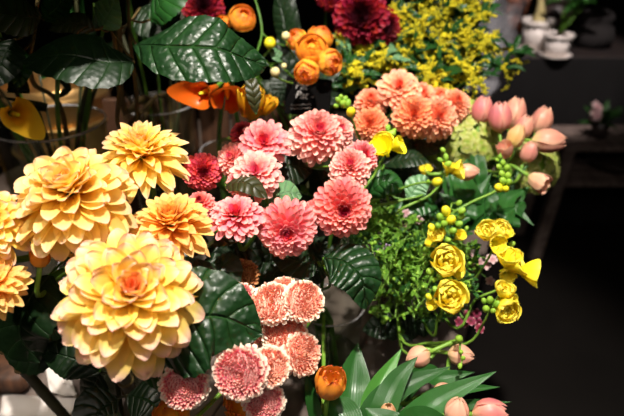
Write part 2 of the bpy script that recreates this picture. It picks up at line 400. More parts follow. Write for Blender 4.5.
for k, m in (('zin', 'zin'), ('zinrose', 'zinrose'), ('zindry', 'zindry')):
    mb = MB(); N = 270
    mb.ball(V((0, 0, .02)), .80, stretch=.36, n=20, m=10)
    for i in range(N):
        f = (i + .5) / N; out = f > .76
        rb = .86 * math.sqrt(f)
        if not out:
            petal(mb, i * GA + U(-.1, .1), rb, .30 * math.sqrt(max(0, 1 - f)) , .21 * U(.75, 1.25), .13, math.radians(lerp(100, 50, f) + U(-14, 14)), math.radians(lerp(80, 15, f)), 1.0, p=.5, ring=f * .6, nu=4, nv=2)
        else:
            petal(mb, i * GA, rb - .22, lerp(.14, -.02, (f - .76) / .24), .36 * U(.85, 1.12), .20, math.radians(lerp(46, 8, (f - .76) / .24) + U(-8, 8)), math.radians(lerp(20, -38, (f - .76) / .24)), .4, tm=.75, p=.4, ring=1., nu=5, nv=2)
    reg(k, mb, M[m], 'petals')
reg('core_o', core(.13, 14, .5), M['core_orange'], 'flower_center')
reg('core_m', core(.13, 16, .42), M['core_magenta'], 'flower_center')
reg('core_y', core(.15, 16, .2), M['core_yellow'], 'flower_center')
reg('core_g', core(.16, 16, .30), M['core_green'], 'flower_center')
reg('core_v', core(.2, 20, .40), M['core_violet'], 'flower_center')
reg('calyx', calyx(.5), M['stem'], 'calyx')

def tulip_petal(mb, phi0, Rr, Hh, hw, tipflare=0., top=.5, off=1., ring=1., low=.35, open_=0., tipp=.42, ruff=0.):
    rn = R()
    def fn(t, s):
        t = 1 - (1 - t) ** 1.8
        k = math.sin(PI * (.10 + (top - .10) * t)) ** .72
        if t < .02: k *= .25
        r = Rr * off * (k + tipflare * t ** 4 + open_ * t)
        w = hw * prof(t, .62, tipp, .7)
        a = phi0 + w * s
        z = Hh * (t - .06 * abs(s) * t); r += ruff * t * math.sin(s * 6 + phi0 * 3)
        rr = r * (1 - .05 * (1 - abs(s)) * 0 + .03 * s * s)
        return V((rr * math.cos(a), rr * math.sin(a), z))
    mb.grid(fn, 9, 6, ring, rn, warp=1.8)

def vasepath(head, n, vase, bend=.05, seg=18, via=()):
    x, y, r, zt, zb = vase
    a = U(0, 2 * PI); b = a + PI
    dirx = V((head.x - x, head.y - y, 0)); 
    dn = dirx.normalized() if dirx.length > .001 else V((math.cos(a), math.sin(a), 0))
    rim = V((x, y, zt)) + dn * r * U(.3, .78) + V((-dn.y, dn.x, 0)) * r * U(-.45, .45)
    bot = V((x, y, zb)) - dn * r * U(.1, .6) + V((-dn.y, dn.x, 0)) * r * U(-.4, .4)
    c1 = head - n * bend
    mid = c1.lerp(rim, .5) + V((0, 0, .02))
    return spline([head, c1] + list(via) + ([mid] if not via else []) + [rim, bot], seg)

Tz = .75
# vases: x, y, radius, rim height, bottom height
VS = dict(
    dahlia=(-.33, .80, .060, .98, Tz + .012), jar=(.028, .745, .046, .935, Tz + .012), pink=(-.09, .93, .055, .97, Tz + .012),
    freesia=(.16, .93, .05, .93, Tz + .012), tulip=(.28, 1.16, .06, .95, Tz + .012), low=(.09, .60, .045, .86, Tz + .012),
    peach=(.10, 1.18, .055, .99, Tz + .012), gold=(.20, 1.42, .075, 1.02, Tz + .012), ranun=(-.03, 1.22, .045, 1.0, Tz + .012),
    red=(.04, 1.42, .055, 1.02, Tz + .012), calla=(-.17, 1.16, .055, 1.02, Tz + .012), left=(-.445, .965, .082, 1.15, Tz + .012),
    tall=(-.31, 1.16, .065, 1.12, Tz + .012))

ALL = []
def flower(name, label, cat, key, corek, px, py, d, rpx, ax, ay, vase, group=None, spin=None, stemr=.0028, flat=1., stem='stem', leaves=(), az=1., cal=True, bend=.06, via=()):
    n = face(ax, ay, az); rad = rpx * d / 600
    c = P(px, py, d) - n * rad * .18
    path = vasepath(c - n * rad * .08, n, VS[vase], bend=bend, via=via)
    o = thing(name, label, cat, path[-1], group)
    sp = U(0, 6.28) if spin is None else spin
    inst('petals', T[key], o, c, n, sp, (rad, rad, rad * flat))
    if corek: inst('flower_center', T[corek], o, c + n * rad * (.10 if corek == 'core_o' else .05), n, sp, rad * (.42 if corek == 'core_o' else .62 if corek == 'core_m' else .8))
    if cal: inst('calyx', T['calyx'], o, c - n * rad * .04, n, sp, rad * .9)
    mb = MB(); k = len(path); mb.tube(path, [stemr * lerp(.9, 1.15, i / k) for i in range(k)], 7)
    mb.obj('stem', M[stem], o)
    for lf in leaves: leafpart(o, path, *lf)
    ALL.append(o); return o, path

def blade(mb, pts, W, hint, fold=.35, tm=.45, p=.8, w0=.12, ser=0., nser=18, nu=16, nv=6, rip=.02, arch=0., rnd=None):
    pts = spline(pts, nu); L = sum((pts[i + 1] - pts[i]).length for i in range(nu)); ph = R() * 6
    def fn(u, s):
        i = round(u * nu); q = pts[i]; Tn = (pts[min(i + 1, nu)] - pts[max(i - 1, 0)]).normalized()
        side = Tn.cross(hint).normalized(); nr = side.cross(Tn).normalized()
        w = W / 2 * prof(u, tm, p, w0)
        if ser: w *= 1 + ser * ((u * nser) % 1) * (1 if abs(s) > .9 else 0)
        return q + side * (w * s) + nr * (w * fold * abs(s) - w * arch * s * s + rip * W * math.sin(u * 9 + ph + 1.5 * s) * abs(s))
    mb.grid(fn, nu, nv, 0., rnd)
def leafpart(o, path, pts, W, hint, mat='leafdark', kw=None, name='leaf', frac=None):
    """a leaf on a short stalk; it grows from the stem at fraction frac of the path"""
    pts = [V(p) for p in pts]
    mb = MB()
    if frac is not None and path is not None:
        q = path[int(frac * (len(path) - 1))]
        st = MB(); st.tube(spline([q, q.lerp(pts[0], .5) + V((0, 0, .005)), pts[0]], 6), .0016, 5); 
    blade(mb, pts, W, V(hint).normalized(), **(kw or {}))
    l = mb.obj(name, M[mat], o)
    if frac is not None and path is not None: st.obj('leaf_stalk', M['stem'], l)
    return l
def PX(*a): return [P(*p) for p in a]

# ================================================================ big yellow dahlias
SER = dict(ser=.10, nser=11, fold=.12, arch=.18, tm=.42, p=.75, w0=.12, nu=22, nv=8, rip=.03)
G = 'large yellow dahlias'
o, pth = flower('dahlia', 'large yellow dahlia with pink-tipped petals, lowest and closest, over the broad green leaves', 'flower', 'big_yellow', 'core_o', 131, 295, .56, 82, .32, .50, 'dahlia', G, spin=.4, stemr=.0048, stem='stemdark')
leafpart(o, pth, PX((138, 348, .62), (170, 328, .595), (215, 316, .585), (263, 334, .60)), .104, face(.0, .25), 'leafbig', SER, frac=.35)
leafpart(o, pth, PX((140, 372, .68), (165, 366, .66), (188, 376, .66)), .05, face(-.1, .6), 'leafmid', SER, frac=.4)
leafpart(o, pth, PX((180, 300, .68), (205, 285, .69), (222, 266, .71), (216, 258, .72)), .06, face(.1, .4), 'leafdark', SER, frac=.3)
leafpart(o, pth, PX((100, 372, .7), (72, 358, .69), (40, 350, .70)), .05, face(-.3, .3), 'leafdark', SER, frac=.45)
o, pth = flower('dahlia', 'widest pale yellow dahlia, seen from above, with small orange centre, at the left', 'flower', 'big_yellow2', 'core_o', 70, 192, .62, 67, -.03, .85, 'dahlia', G, spin=1.1, stemr=.0048, stem='stemdark')
leafpart(o, pth, PX((50, 275, .70), (30, 300, .68), (20, 335, .68), (40, 362, .70)), .095, face(-.3, .5), 'leafdark', SER, frac=.3)
leafpart(o, pth, PX((75, 280, .70), (60, 305, .68), (58, 330, .67)), .06, face(-.2, .5), 'leafdark', SER, frac=.33)
o, pth = flower('dahlia', 'yellow dahlia with spiky recurved petals rising behind the pale yellow dahlia', 'flower', 'big_spiky', 'core_y', 142, 153, .72, 52, .02, 1.15, 'dahlia', G, spin=.2, stemr=.0045)
leafpart(o, pth, PX((150, 235, .82), (185, 240, .8), (212, 250, .8)), .05, face(.1, .8), 'leafdark', SER, frac=.3)
o, pth = flower('dahlia', 'golden orange-yellow dahlia tucked between the two yellow dahlias and the coral flowers', 'flower', 'big_gold', 'core_y', 171, 223, .66, 47, .02, 1.15, 'dahlia', G, spin=.9, stemr=.0045)
leafpart(o, pth, PX((205, 246, .74), (232, 236, .72), (262, 226, .74)), .022, face(.1, .8), 'leafbrown', SER, frac=.25)
flower('dahlia', 'yellow and pink dahlia cut off by the left edge, upper one of the pair', 'flower', 'big_yellow', 'core_o', -12, 224, .61, 46, .1, .7, 'dahlia', G, stemr=.0045)
flower('dahlia', 'orange-pink dahlia at the left edge, beneath the cut-off yellow one', 'flower', 'big_gold', 'core_o', -8, 284, .60, 36, .25, .5, 'dahlia', G, stemr=.0045)
flower('dahlia', 'small half-hidden orange dahlia glowing under the pale yellow dahlia', 'flower', 'big_gold', 'core_o', 100, 246, .70, 40, -.1, .5, 'dahlia', G, stemr=.004)

# ================================================================ pink dahlias
G = 'pink dahlias and coral daisies'
def pk(label, key, corek, px, py, d, r, ax, ay, vase='pink', name='pink_dahlia', **k):
    return flower(name, label, 'flower', key, corek, px, py, d, r, ax, ay, vase, G, **k)
pk('round coral-pink dahlia with deep magenta centre facing front, right of the other big pink one', 'coral', 'core_m', 343, 209, .70, 34, .04, -.12, 'jar', cal=True)
pk('round pink dahlia with dark pink centre low down, left of the big coral one', 'pink', 'core_m', 287, 231, .69, 34, .08, -.25, 'jar')
pk('pale pink ball dahlia high in the middle under the orange blooms', 'pinkpale', 'core_m', 318, 133, .78, 32, .2, .35)
pk('pale pink dahlia half behind the right side of the high ball dahlia', 'pinkpale', None, 338, 131, .81, 21, .4, .3)
o, pth = pk('pale pink dahlia directly above the coral-pink round one', 'pinkpale', 'core_y', 350, 166, .74, 24, -.05, .35)
leafpart(o, pth, PX((312, 168, .80), (322, 158, .79), (336, 160, .79)), .032, face(-.2, .3), 'leafpale', SER, frac=.1)
pk('pink dahlia tucked behind the pale one, nearest the bright yellow freesia', 'pink', 'core_m', 363, 156, .77, 20, .3, .3)
o, pth = pk('open pink daisy-like dahlia with magenta eye, topmost of the left pink cluster', 'daisy_pinkdeep', 'core_m', 264, 142, .75, 27, .0, .18, name='daisy_dahlia')
leafpart(o, pth, PX((275, 168, .80), (290, 165, .80), (312, 170, .82)), .06, face(.1, .5), 'leafdark', SER, frac=.12)
o, pth = pk('open salmon-pink daisy-like dahlia with yellow eye, in front of the magenta-eyed one', 'daisy_pink', 'core_y', 256, 172, .72, 28, .02, .35, name='daisy_dahlia')
leafpart(o, pth, PX((225, 186, .72), (245, 182, .70), (268, 198, .70)), .03, face(.2, .7), 'leafbrown', SER, frac=.12)
leafpart(o, pth, PX((268, 205, .76), (285, 192, .76), (302, 196, .77)), .045, face(0, .8), 'leafpale', SER, frac=.15)
pk('pink dahlia half hidden at the left of the open daisy-like pair', 'pinkpale', 'core_m', 233, 158, .77, 21, -.35, .3)
pk('deep red-pink dahlia turned away, beside the yellow dahlias', 'redpink', 'core_m', 203, 172, .77, 22, .25, -.1, via=())
pk('flat coral dahlia seen edge-on with raised centre, right of the golden dahlia', 'daisy_pinkdeep', 'core_y', 236, 214, .68, 29, -.02, .85, name='daisy_dahlia')
pk('small coral-pink bloom peeping between the golden dahlia and the flat coral one', 'coral', None, 200, 203, .74, 17, -.1, .7)
pk('coral bloom mostly hidden behind the left side of the big coral-pink dahlia', 'coral', None, 316, 211, .76, 16, -.3, .2)
pk('dark rose bloom just behind the top of the magenta-eyed daisy-like dahlia', 'redpink', None, 243, 133, .79, 17, -.3, .6)
pk('pale pink bloom squeezed low between the two daisy-like dahlias and the hidden one', 'pink', None, 240, 182, .75, 17, -.2, .2)

# ================================================================ peach dahlias
G = 'peach and orange dahlias'
def pe(label, key, corek, px, py, d, r, ax, ay, **k):
    return flower('peach_dahlia', label, 'flower', key, corek, px, py, d, r, ax, ay, 'peach', G, **k)
pe('peach daisy-shaped dahlia with pink eye, topmost of the peach cluster', 'daisy_peach', 'core_m', 399, 88, .92, 24, -.1, .3)
pe('peach dahlia at the left end of the cluster, above the redder one', 'peach', None, 371, 101, .94, 19, -.1, .6)
pe('red-centred orange dahlia just left of the bright yellow freesia', 'orangepeach', 'core_m', 370, 124, .90, 20, -.15, .05)
pe('orange-peach dahlia in the middle of the cluster, below the pink-eyed one', 'orangepeach', None, 414, 115, .90, 24, -.15, .1)
o, pth = pe('orange-peach dahlia lowest in the cluster, above the green hydrangea', 'peach', 'core_o', 438, 117, .91, 25, .1, .05)
leafpart(o, pth, PX((415, 140, .98), (430, 146, .97), (452, 132, .97)), .04, face(0, .8), 'leafdark', SER, frac=.12)
pe('reddish peach dahlia at the right end of the cluster, under the goldenrod', 'peach', None, 456, 103, .97, 19, .25, .4)
pe('peach dahlia half hidden between the topmost and the rightmost of the cluster', 'peach', None, 421, 97, .97, 21, .1, .5)
o, pth = flower('peach_dahlia', 'small bright orange bud-like dahlia hidden below the goldenrod at cluster top', 'flower', 'orangepeach', None, 440, 98, .99, 16, .1, .6, 'peach', G)

# ================================================================ dark red dahlias
G = 'dark red dahlias'
o, pth = flower('burgundy_dahlia', 'dark red dahlia, largest, at the top beside the goldenrod', 'flower', 'burgundy', 'core_v', 361, 17, 1.08, 31, -.1, -.15, 'red', G)
flower('burgundy_dahlia', 'dark red dahlia with violet sheen tucked at the lower right of the largest one', 'flower', 'burgundy', 'core_v', 383, 27, 1.12, 23, .3, -.3, 'red', G)
flower('burgundy_dahlia', 'dark red dahlia above the crinkled leaf at the top edge', 'flower', 'burgundy', None, 203, 6, 1.12, 23, .1, .1, 'red', G)
flower('burgundy_dahlia', 'small dark red dahlia mostly cut off by the top edge above the largest', 'flower', 'burgundy', None, 330, -6, 1.2, 16, .1, .1, 'red', G)

# ================================================================ zinnias with cream-tipped petals
G = 'cream-edged zinnias'
def zi(label, key, px, py, d, r, ax, ay, ck='core_g', **k):
    return flower('zinnia', label, 'flower', key, ck, px, py, d, r, ax, ay, 'jar', G, **k)
zi('pink and cream zinnia leftmost of the upper zinnias, half under the big leaf', 'zinrose', 238, 299, 0.675, 21, -.2, .75)
zi('coral zinnia with cream rim in the middle of the upper zinnias', 'zin', 272, 303, 0.655, 25, -.05, .6)
zi('coral zinnia with cream rim tilted right, beside the glass jar', 'zin', 304, 301, 0.655, 24, .35, .35)
zi('coral zinnia hanging just behind the two middle cream-rimmed ones', 'zin', 284, 290, 0.695, 18, 0, .9)
zi('orange-coral zinnia facing up in the centre of the zinnia bunch', 'zin', 285, 333, 0.665, 26, .05, 1.0)
zi('coral zinnia turned right, lowest along the jar side', 'zin', 303, 354, 0.655, 25, .9, .25)
zi('coral zinnia partly behind the tip of the big crinkly leaf', 'zin', 256, 330, 0.695, 19, -.3, .6)
zi('salmon zinnia low in the bunch, right of the magenta-tinged one', 'zin', 270, 367, .60, 23, .25, .2)
zi('magenta-tinged zinnia, biggest at the lower middle', 'zinrose', 240, 373, .585, 31, -.1, .05)
zi('magenta-tinged zinnia drooping below the small dark leaf', 'zinrose', 184, 386, .60, 27, .1, .0, stemr=.0024)
zi('pink zinnia lowest of all, behind the orange petals at the bottom edge', 'zinrose', 264, 402, .61, 23, .1, .0)
zi('withered brown zinnia in the dark above the bunch', 'zindry', 241, 274, 0.735, 20, 0, .9, ck=None)

# ================================================================ tulips
def tulipmesh(Hh=1., Rr=.40, flare=0., top=.5, open_=0., hw=1.05, ruff=0.):
    out = []
    for k in range(6):
        mb = MB(); inner = k % 2
        tulip_petal(mb, k * PI / 3 + U(-.05, .05), Rr, Hh * (1 - .03 * inner), hw, flare * (1 - .6 * inner), top, .9 if inner else 1.02, 1., open_=open_, ruff=ruff)
        out.append(mb)
    if ruff:
        for k in range(6):
            mb = MB(); tulip_petal(mb, k * PI / 3 + U(-.3, .3), Rr * U(.5, .8), Hh * U(.8, 1.08), hw * .8, flare, top, 1., .5, ruff=ruff); out.append(mb)
    return out
TP = {}
for nm, mat, kw in (('tul', 'tulip', dict(top=.94)), ('tulpink', 'tulippink', dict(top=.92)), ('tulyel', 'tulipyellow', dict(top=.93, Rr=.36)), ('tulpale', 'tulippale', dict(top=.985)),
                    ('tulopen', 'tulippale', dict(top=.7, flare=.12, open_=.12, Rr=.42)), ('tulgold', 'callayellow', dict(top=.75, flare=.22, Rr=.42, open_=.08, hw=.8, ruff=.04)), ('tulorange', 'orange', dict(top=.8, flare=.08, Rr=.46, open_=.02, hw=.9, ruff=.035))):
    TP[nm] = [m.data('petal', M[mat]) for m in tulipmesh(**kw)]
def tulip(label, key, px, py, d, lpx, ax, ay, vase, group, az=.0, leaves=(), name='tulip', via=(), stem='stemlight', wide=1., bend=.04, cat='flower'):
    """px,py is the middle of the closed bloom, lpx its length; (ax, ay, az) its pointing direction"""
    n = face(ax, ay, az); Lh = lpx * d / 600
    if vase == 'tulip': wide *= .88; Lh *= .96
    c = P(px, py, d) - n * Lh * .5
    path = vasepath(c + n * Lh * .04, n, VS[vase], bend=bend, via=via)
    o = thing(name, label, cat, path[-1], group); sp = U(0, 6)
    for me in TP[key]: inst('petal', me, o, c, n, sp, (Lh * wide, Lh * wide, Lh))
    mb = MB(); k = len(path); mb.tube(path, .0028, 7); mb.obj('stem', M[stem], o)
    for pts, W, hint, mat in leaves:
        mb = MB(); blade(mb, pts, W, V(hint).normalized(), fold=.5, tm=.35, p=1.0, w0=.45, nu=20, rip=.02); mb.obj('leaf', M[mat], o)
    return o, path
G = 'apricot tulips at the upper right'
def v3(name): x, y, r, zt, zb = VS[name]; return V((x, y, zt))
tb = v3('tulip')
def tl(*pts): return [tb + V((U(-.02, .02), U(-.03, .03), -.08))] + PX(*pts)
tulip('pink tulip standing tallest at the left of the upper tulips, next to the peach dahlias', 'tulpink', 482, 110, .98, 31, .15, 1, 'tulip', G, az=.2,
      leaves=[(tl((462, 190, 1.02), (458, 150, 1.0), (452, 128, 1.02)), .032, face(0, .2), 'blade')])
tulip('broad apricot-pink tulip upright, second from left on the top row', 'tulpink', 500, 117, .95, 34, -.05, 1, 'tulip', G, az=.25)
tulip('apricot tulip leaning against the right side of the broad one', 'tul', 514, 113, .98, 35, .25, 1, 'tulip', G, az=.15)
tulip('rosy apricot tulip highest at the right, pointing right and up', 'tul', 542, 120, 1.0, 31, .35, .85, 'tulip', G, az=.2)
tulip('apricot tulip lying sideways, pointing right, farthest right of the upper bunch', 'tul', 549, 141, .96, 36, 1, -.03, 'tulip', G, az=.1)
tulip('slim yellow-apricot tulip bud in the centre of the upper bunch', 'tulyel', 516, 136, .92, 28, .35, .9, 'tulip', G, az=.2)
tulip('apricot tulip behind the slim yellowish one, in the centre of the bunch', 'tul', 524, 127, .96, 27, .35, .9, 'tulip', G, az=.2)
tulip('plump apricot tulip right of centre, below the yellowish one', 'tul', 529, 152, .93, 25, .3, .8, 'tulip', G, az=.4)
tulip('short opened apricot tulip at the left, below the broad one', 'tulopen', 505, 151, .91, 20, -.3, .7, 'tulip', G, az=.6)
tulip('open pink tulip drooping alone at the right above the dark floor', 'tulopen', 538, 181, .92, 24, .65, -.5, 'tulip', G, az=.6)
tulip('peach tulip bud pointing right beside a yellow freesia', 'tulpale', 468, 172, .88, 25, 1, .05, 'tulip', G, az=.15,
      leaves=[(tl((480, 225, .96), (488, 196, .96), (499, 175, .98)), .03, face(.2, .3), 'blade')])
# dark stems and blades show between the upper tulips, each on a tulip of its own bunch
fans = [((470, 225, .95), (478, 200, .93), (492, 172, .94)), ((500, 232, .95), (510, 210, .94), (534, 226, .92)), ((482, 215, 1.0), (495, 190, .97), (518, 170, .98)),
        ((505, 215, .97), (515, 200, .95), (530, 186, .96)), ((455, 212, .98), (448, 185, .97), (440, 160, .98)), ((490, 205, 1.03), (510, 180, 1.0), (528, 165, 1.0)),
        ((475, 190, 1.0), (476, 160, .98), (470, 135, 1.0)), ((495, 180, 1.02), (497, 155, 1.0), (494, 133, 1.02)), ((485, 230, .92), (500, 218, .91), (517, 206, .9)),
        ((462, 230, .93), (452, 205, .92), (436, 192, .93)), ((470, 205, .95), (462, 180, .94), (468, 158, .95)), ((490, 215, .98), (482, 185, .97), (484, 150, .98)), ((500, 215, .99), (505, 190, .97), (512, 168, .98)), ((455, 215, .95), (456, 190, .94), (448, 170, .95)), ((476, 210, .99), (470, 180, .98), (478, 145, 1.0)), ((495, 225, .93), (508, 200, .93), (524, 190, .94))]
owners = [o for o in bpy.data.objects if o.get('group') == G]
for i, f in enumerate(fans):
    ow = owners[i % len(owners)]
    mb = MB(); blade(mb, tl(*f), U(.024, .034), face(U(-.5, .5), .3), fold=.5, tm=.45, p=1, w0=.4, nu=20); mb.obj('leaf', M['blade'], ow)

G = 'pale tulips in the lower vase'
lb = v3('low')
def ll(*pts): return [lb + V((U(-.02, .02), U(-.02, .02), -.06))] + PX(*pts)
tulip('pale pink tulip pointing left below the green filler', 'tulpale', 418, 357, .76, 27, -1, -.35, 'low', G, az=.2, via=PX((450, 354, .78), (440, 385, .78)))
tulip('pale tulip seen end-on with green sprig over it, below the lowest yellow freesia', 'tulpale', 461, 355, .77, 27, 1, -.1, 'low', G, az=.3, via=PX((435, 354, .80), (400, 380, .79)))
tulip('pale tulip bud half buried under the long tulip leaf', 'tulpale', 444, 392, .72, 24, .9, .35, 'low', G, az=.2, via=PX((410, 390, .76),))
tulip('pink and yellow tulip upright at the bottom edge, with notched tip', 'tulpale', 457, 410, .66, 30, .1, 1, 'low', G, az=.3)
tulip('salmon-pink tulip lying right at the bottom edge over the black floor', 'tulpink', 490, 413, .66, 36, 1, .12, 'low', G, az=.2)
tulip('small green-yellow tulip bud at the bottom edge', 'tulyel', 388, 412, .68, 22, 0, 1, 'low', G, az=.5)
lfans = [((350, 430, .72), (352, 385, .74), (358, 342, .76), .052, 'blade'), ((372, 432, .72), (375, 395, .72), (402, 348, .75), .034, 'bladelight'), ((365, 440, .71), (390, 395, .71), (452, 366, .72), .036, 'blade'),
         ((400, 430, .68), (440, 400, .68), (497, 371, .68), .03, 'blade'), ((380, 428, .70), (395, 385, .70), (418, 356, .71), .03, 'blade'), ((420, 405, .71), (455, 390, .71), (500, 387, .72), .018, 'blade'),
         ((430, 415, .69), (470, 405, .69), (512, 402, .69), .014, 'blade'), ((345, 440, .69), (338, 412, .69), (330, 398, .70), .05, 'blade'), ((400, 445, .66), (385, 425, .66), (365, 408, .67), .04, 'blade'),
         ((415, 380, .76), (440, 378, .76), (475, 372, .76), .024, 'blade'), ((395, 440, .64), (420, 420, .645), (448, 418, .65), .034, 'blade'), ((372, 420, .74), (385, 380, .76), (395, 362, .77), .03, 'blade')]
owners = [o for o in bpy.data.objects if o.get('group') == G]
for i, f in enumerate(lfans):
    mb = MB(); blade(mb, ll(*f[:3]), f[3], face(U(-.3, .3), .5), fold=.45, tm=.5, p=1, w0=.35, nu=20); mb.obj('leaf', M[f[4]], owners[i % len(owners)])

tulip('orange parrot-like tulip standing by the glass jar', 'tulorange', 330, 384, .66, 36, .1, .75, 'jar', 'loose orange blooms', az=.5, wide=.9,
      leaves=[(PX((322, 440, .70), (312, 400, .68), (306, 372, .68)), .016, face(0, .3), 'blade')])
tulip('orange ruffled bloom under the magenta-tinged zinnia', 'tulorange', 243, 402, .67, 34, -.1, .2, 'jar', 'loose orange blooms', az=.9, wide=1.2)
tulip('orange bloom at the bottom edge below the drooping zinnia', 'tulorange', 172, 416, .66, 32, -.1, .5, 'jar', 'loose orange blooms', az=.8, wide=1.2)
tulip('small orange bloom between the yellow dahlias and the dark leaves at left', 'tulorange', 40, 257, .64, 24, .2, .8, 'dahlia', 'loose orange blooms', az=.4, wide=.9)

# ================================================================ orange ranunculus
G = 'orange ranunculus'
def ranmesh(mat, layers=5):
    mb = MB(); mb.ball(V((0, 0, .36)), .27, n=12, m=8, rnd=.9)
    for Lr in range(layers):
        for k in range(5):
            sc = 1 - Lr * .13
            tulip_petal(mb, k * 2 * PI / 5 + Lr * .6, .50 * sc, (.72 + .02 * Lr) * U(.92, 1.08), .72, .1 if Lr == 0 else 0, .80 if Lr == 0 else .86, 1., Lr / 3, open_=.04 if Lr == 0 else 0, tipp=.3)
    return mb.data('petals', M[mat])
RN = {'o': ranmesh('orange'), 'l': ranmesh('orangelight')}
def ran(label, key, px, py, d, dia, ax, ay, az, vase='ranun', via=(), buds=()):
    n = face(ax, ay, az); Lh = dia * d / 600; c = P(px, py, d) - n * Lh * .38
    path = vasepath(c + n * Lh * .03, n, VS[vase], bend=.04, via=via)
    o = thing('ranunculus', label, 'flower', path[-1], G); inst('petals', RN[key], o, c, n, U(0, 6), Lh)
    mb = MB(); mb.tube(path, .0022, 6); mb.obj('stem', M['stemlight'], o)
    inst('calyx', T['calyx'], o, c, n, 0, Lh * .5)
    for bx, by, bd, br, mt in buds:
        b = P(bx, by, bd); rr = br * bd / 600; q = path[int(len(path) * .4)]
        m2 = MB(); m2.ball(b, rr, n=12, m=8); bo = m2.obj('bud', M[mt], o)
        m3 = MB(); m3.tube(spline([b - UP * rr, b.lerp(q, .4) - V((0, 0, .01)), q], 8), .0016, 5); m3.obj('bud_stalk', M['stemlight'], bo)
    return o
ran('round orange ranunculus bloom above the crinkled leaf, beside its yellow bud', 'o', 242, 19, 1.0, 27, .3, .3, .8, buds=((270, 43, .98, 6, 'budyellow'),))
ran('small pale orange bloom peeping over the edge of the crinkled leaf', 'l', 223, 24, 1.02, 18, -.2, .4, .6)
ran('orange bloom at upper left of the four clustered orange blooms', 'o', 297, 40, .98, 22, -.4, .4, .6, buds=((286, 36, .96, 4.5, 'budcream'),))
ran('orange-peach bloom at the top of the four clustered orange blooms', 'o', 320, 38, .98, 26, .3, .6, .5)
ran('light orange bloom in the middle of the four clustered orange blooms', 'l', 312, 50, .95, 32, -.05, .25, .9)
ran('orange-red bloom at lower right of the four clustered orange blooms', 'o', 329, 62, .95, 26, .6, -.2, .7)
ran('orange bloom hanging lowest of the four, above the black slate', 'o', 307, 72, .93, 25, -.2, -.4, .8, buds=((275, 72, .93, 5, 'budcream'), (284, 66, .95, 3, 'budcream')))

# ================================================================ callas
def callamesh(mat, tip=.55):
    mb = MB(); rn = .5
    def fn(u, s):
        a = s * PI * .97; k = u
        tipf = max(0, math.cos(a)) ** 1.5
        r = .07 + .23 * k ** 1.6 + .07 * k ** 6
        z = k * (.85 + .15 * tipf)
        ext = tipf * k ** 3 * tip
        back = 1 - .25 * (abs(s) > .85) * k
        return V((r * math.cos(a) * back + ext * .45, r * math.sin(a) * (1 - .35 * ext), z + ext * .30 - .12 * k ** 5 * (1 - tipf)))
    mb.grid(fn, 12, 26, 0, rn)
    return mb.data('spathe', M[mat])
sp = MB(); sp.tube(spline([(0, 0, .1), (.01, 0, .4), (.02, 0, .72)], 8), [.05, .055, .06, .06, .06, .055, .05, .04, .02], 8)
SPD = sp.data('spadix', M['budyellow'])
CM = {'o': callamesh('calla'), 'y': callamesh('callayellow')}
def calla(label, key, px, py, d, lpx, ax, ay, az, vase, tipdir, group='calla lilies', via=()):
    n = face(ax, ay, az); Lh = lpx * d / 600; c = P(px, py, d) - n * Lh * .5
    path = vasepath(c + n * Lh * .12, n, VS[vase], bend=.05, via=via)
    q0 = V((0, 0, 1)).rotation_difference(n); td = RT * tipdir[0] + UP * tipdir[1]; spin = math.atan2(td.dot(q0 @ V((0, 1, 0))), td.dot(q0 @ V((1, 0, 0))))
    o = thing('calla_lily', label, 'flower', path[-1], group)
    inst('spathe', CM[key], o, c, n, spin, Lh); inst('spadix', SPD, o, c, n, spin, Lh)
    mb = MB(); mb.tube(path, [lerp(.0035, .005, i / len(path)) for i in range(len(path))], 8); mb.obj('stem', M['stem'], o); return o
calla('golden yellow calla lily bending over the rim of the glass vase at the left', 'y', 16, 114, .86, 46, .45, -.12, .55, 'left', (.7, -.7))
calla('orange calla lily under the crinkled leaf, left of the other two', 'o', 205, 92, .92, 42, -.3, -.3, .6, 'calla', (-.9, .2))
calla('deep orange calla lily with its tip pointing up behind the golden one', 'o', 227, 95, .90, 44, .1, -.5, .6, 'calla', (.3, 1))
tulip('golden orange ruffled bloom just above the pink daisy-like dahlias', 'tulgold', 251, 104, .86, 36, .1, .7, 'calla', 'loose orange blooms', az=.5, wide=.85)
tulip('small yellow-orange bloom right of the golden ruffled one, under the long dark leaf', 'tulgold', 266, 106, .88, 24, .5, .6, 'calla', 'loose orange blooms', az=.4, wide=.8)

# ================================================================ freesias
def ftrumpet(double, mat):
    mb = MB()
    for Lr in range(5 if double else 2):
        for k in range(3):
            a = k * 2 * PI / 3 + Lr * PI / 3 + U(-.5, .5)
            sc = 1 - (.19 if double else .17) * Lr; rn = R()
            def fn(t, s, a=a, sc=sc, Lr=Lr):
                t = 1 - (1 - t) ** 1.7; q_ = max(0, (t - .25) / .75)
                r = (.07 + (.50 if double else .42) * math.sin(PI * .5 * min(1, q_ * 1.15)) ** .8 * sc - (.1 * q_ ** 3 if double else 0)); z = (1.05 - .04 * Lr) * (t ** .9) - (.04 if double else .14) * t ** 5 - .1 * Lr * 0
                w = lerp(1.05, .98, t) * prof(t, .78, .4, .9)
                cup = .03 * (s * s) * t
                r2 = r + (.055 if double else .03) * math.sin(s * 5 + Lr * 2 + k) * t
                return V((r2 * math.cos(a + w * s), r2 * math.sin(a + w * s), z + cup - .05 * abs(s)))
            mb.grid(fn, 9, 6, Lr / 3, rn)
    return mb.data('petals', M[mat])
FM = {'s': ftrumpet(False, 'freesia'), 'd': ftrumpet(True, 'freesia'), 'b': ftrumpet(False, 'freesiabright')}
G = 'yellow freesias'
def bud(o, p, r, axis, mat, st=1.5):
    mb = MB(); mb.ball(p, r, axis, st, 9, 7); mb.obj('bud', M[mat], o)
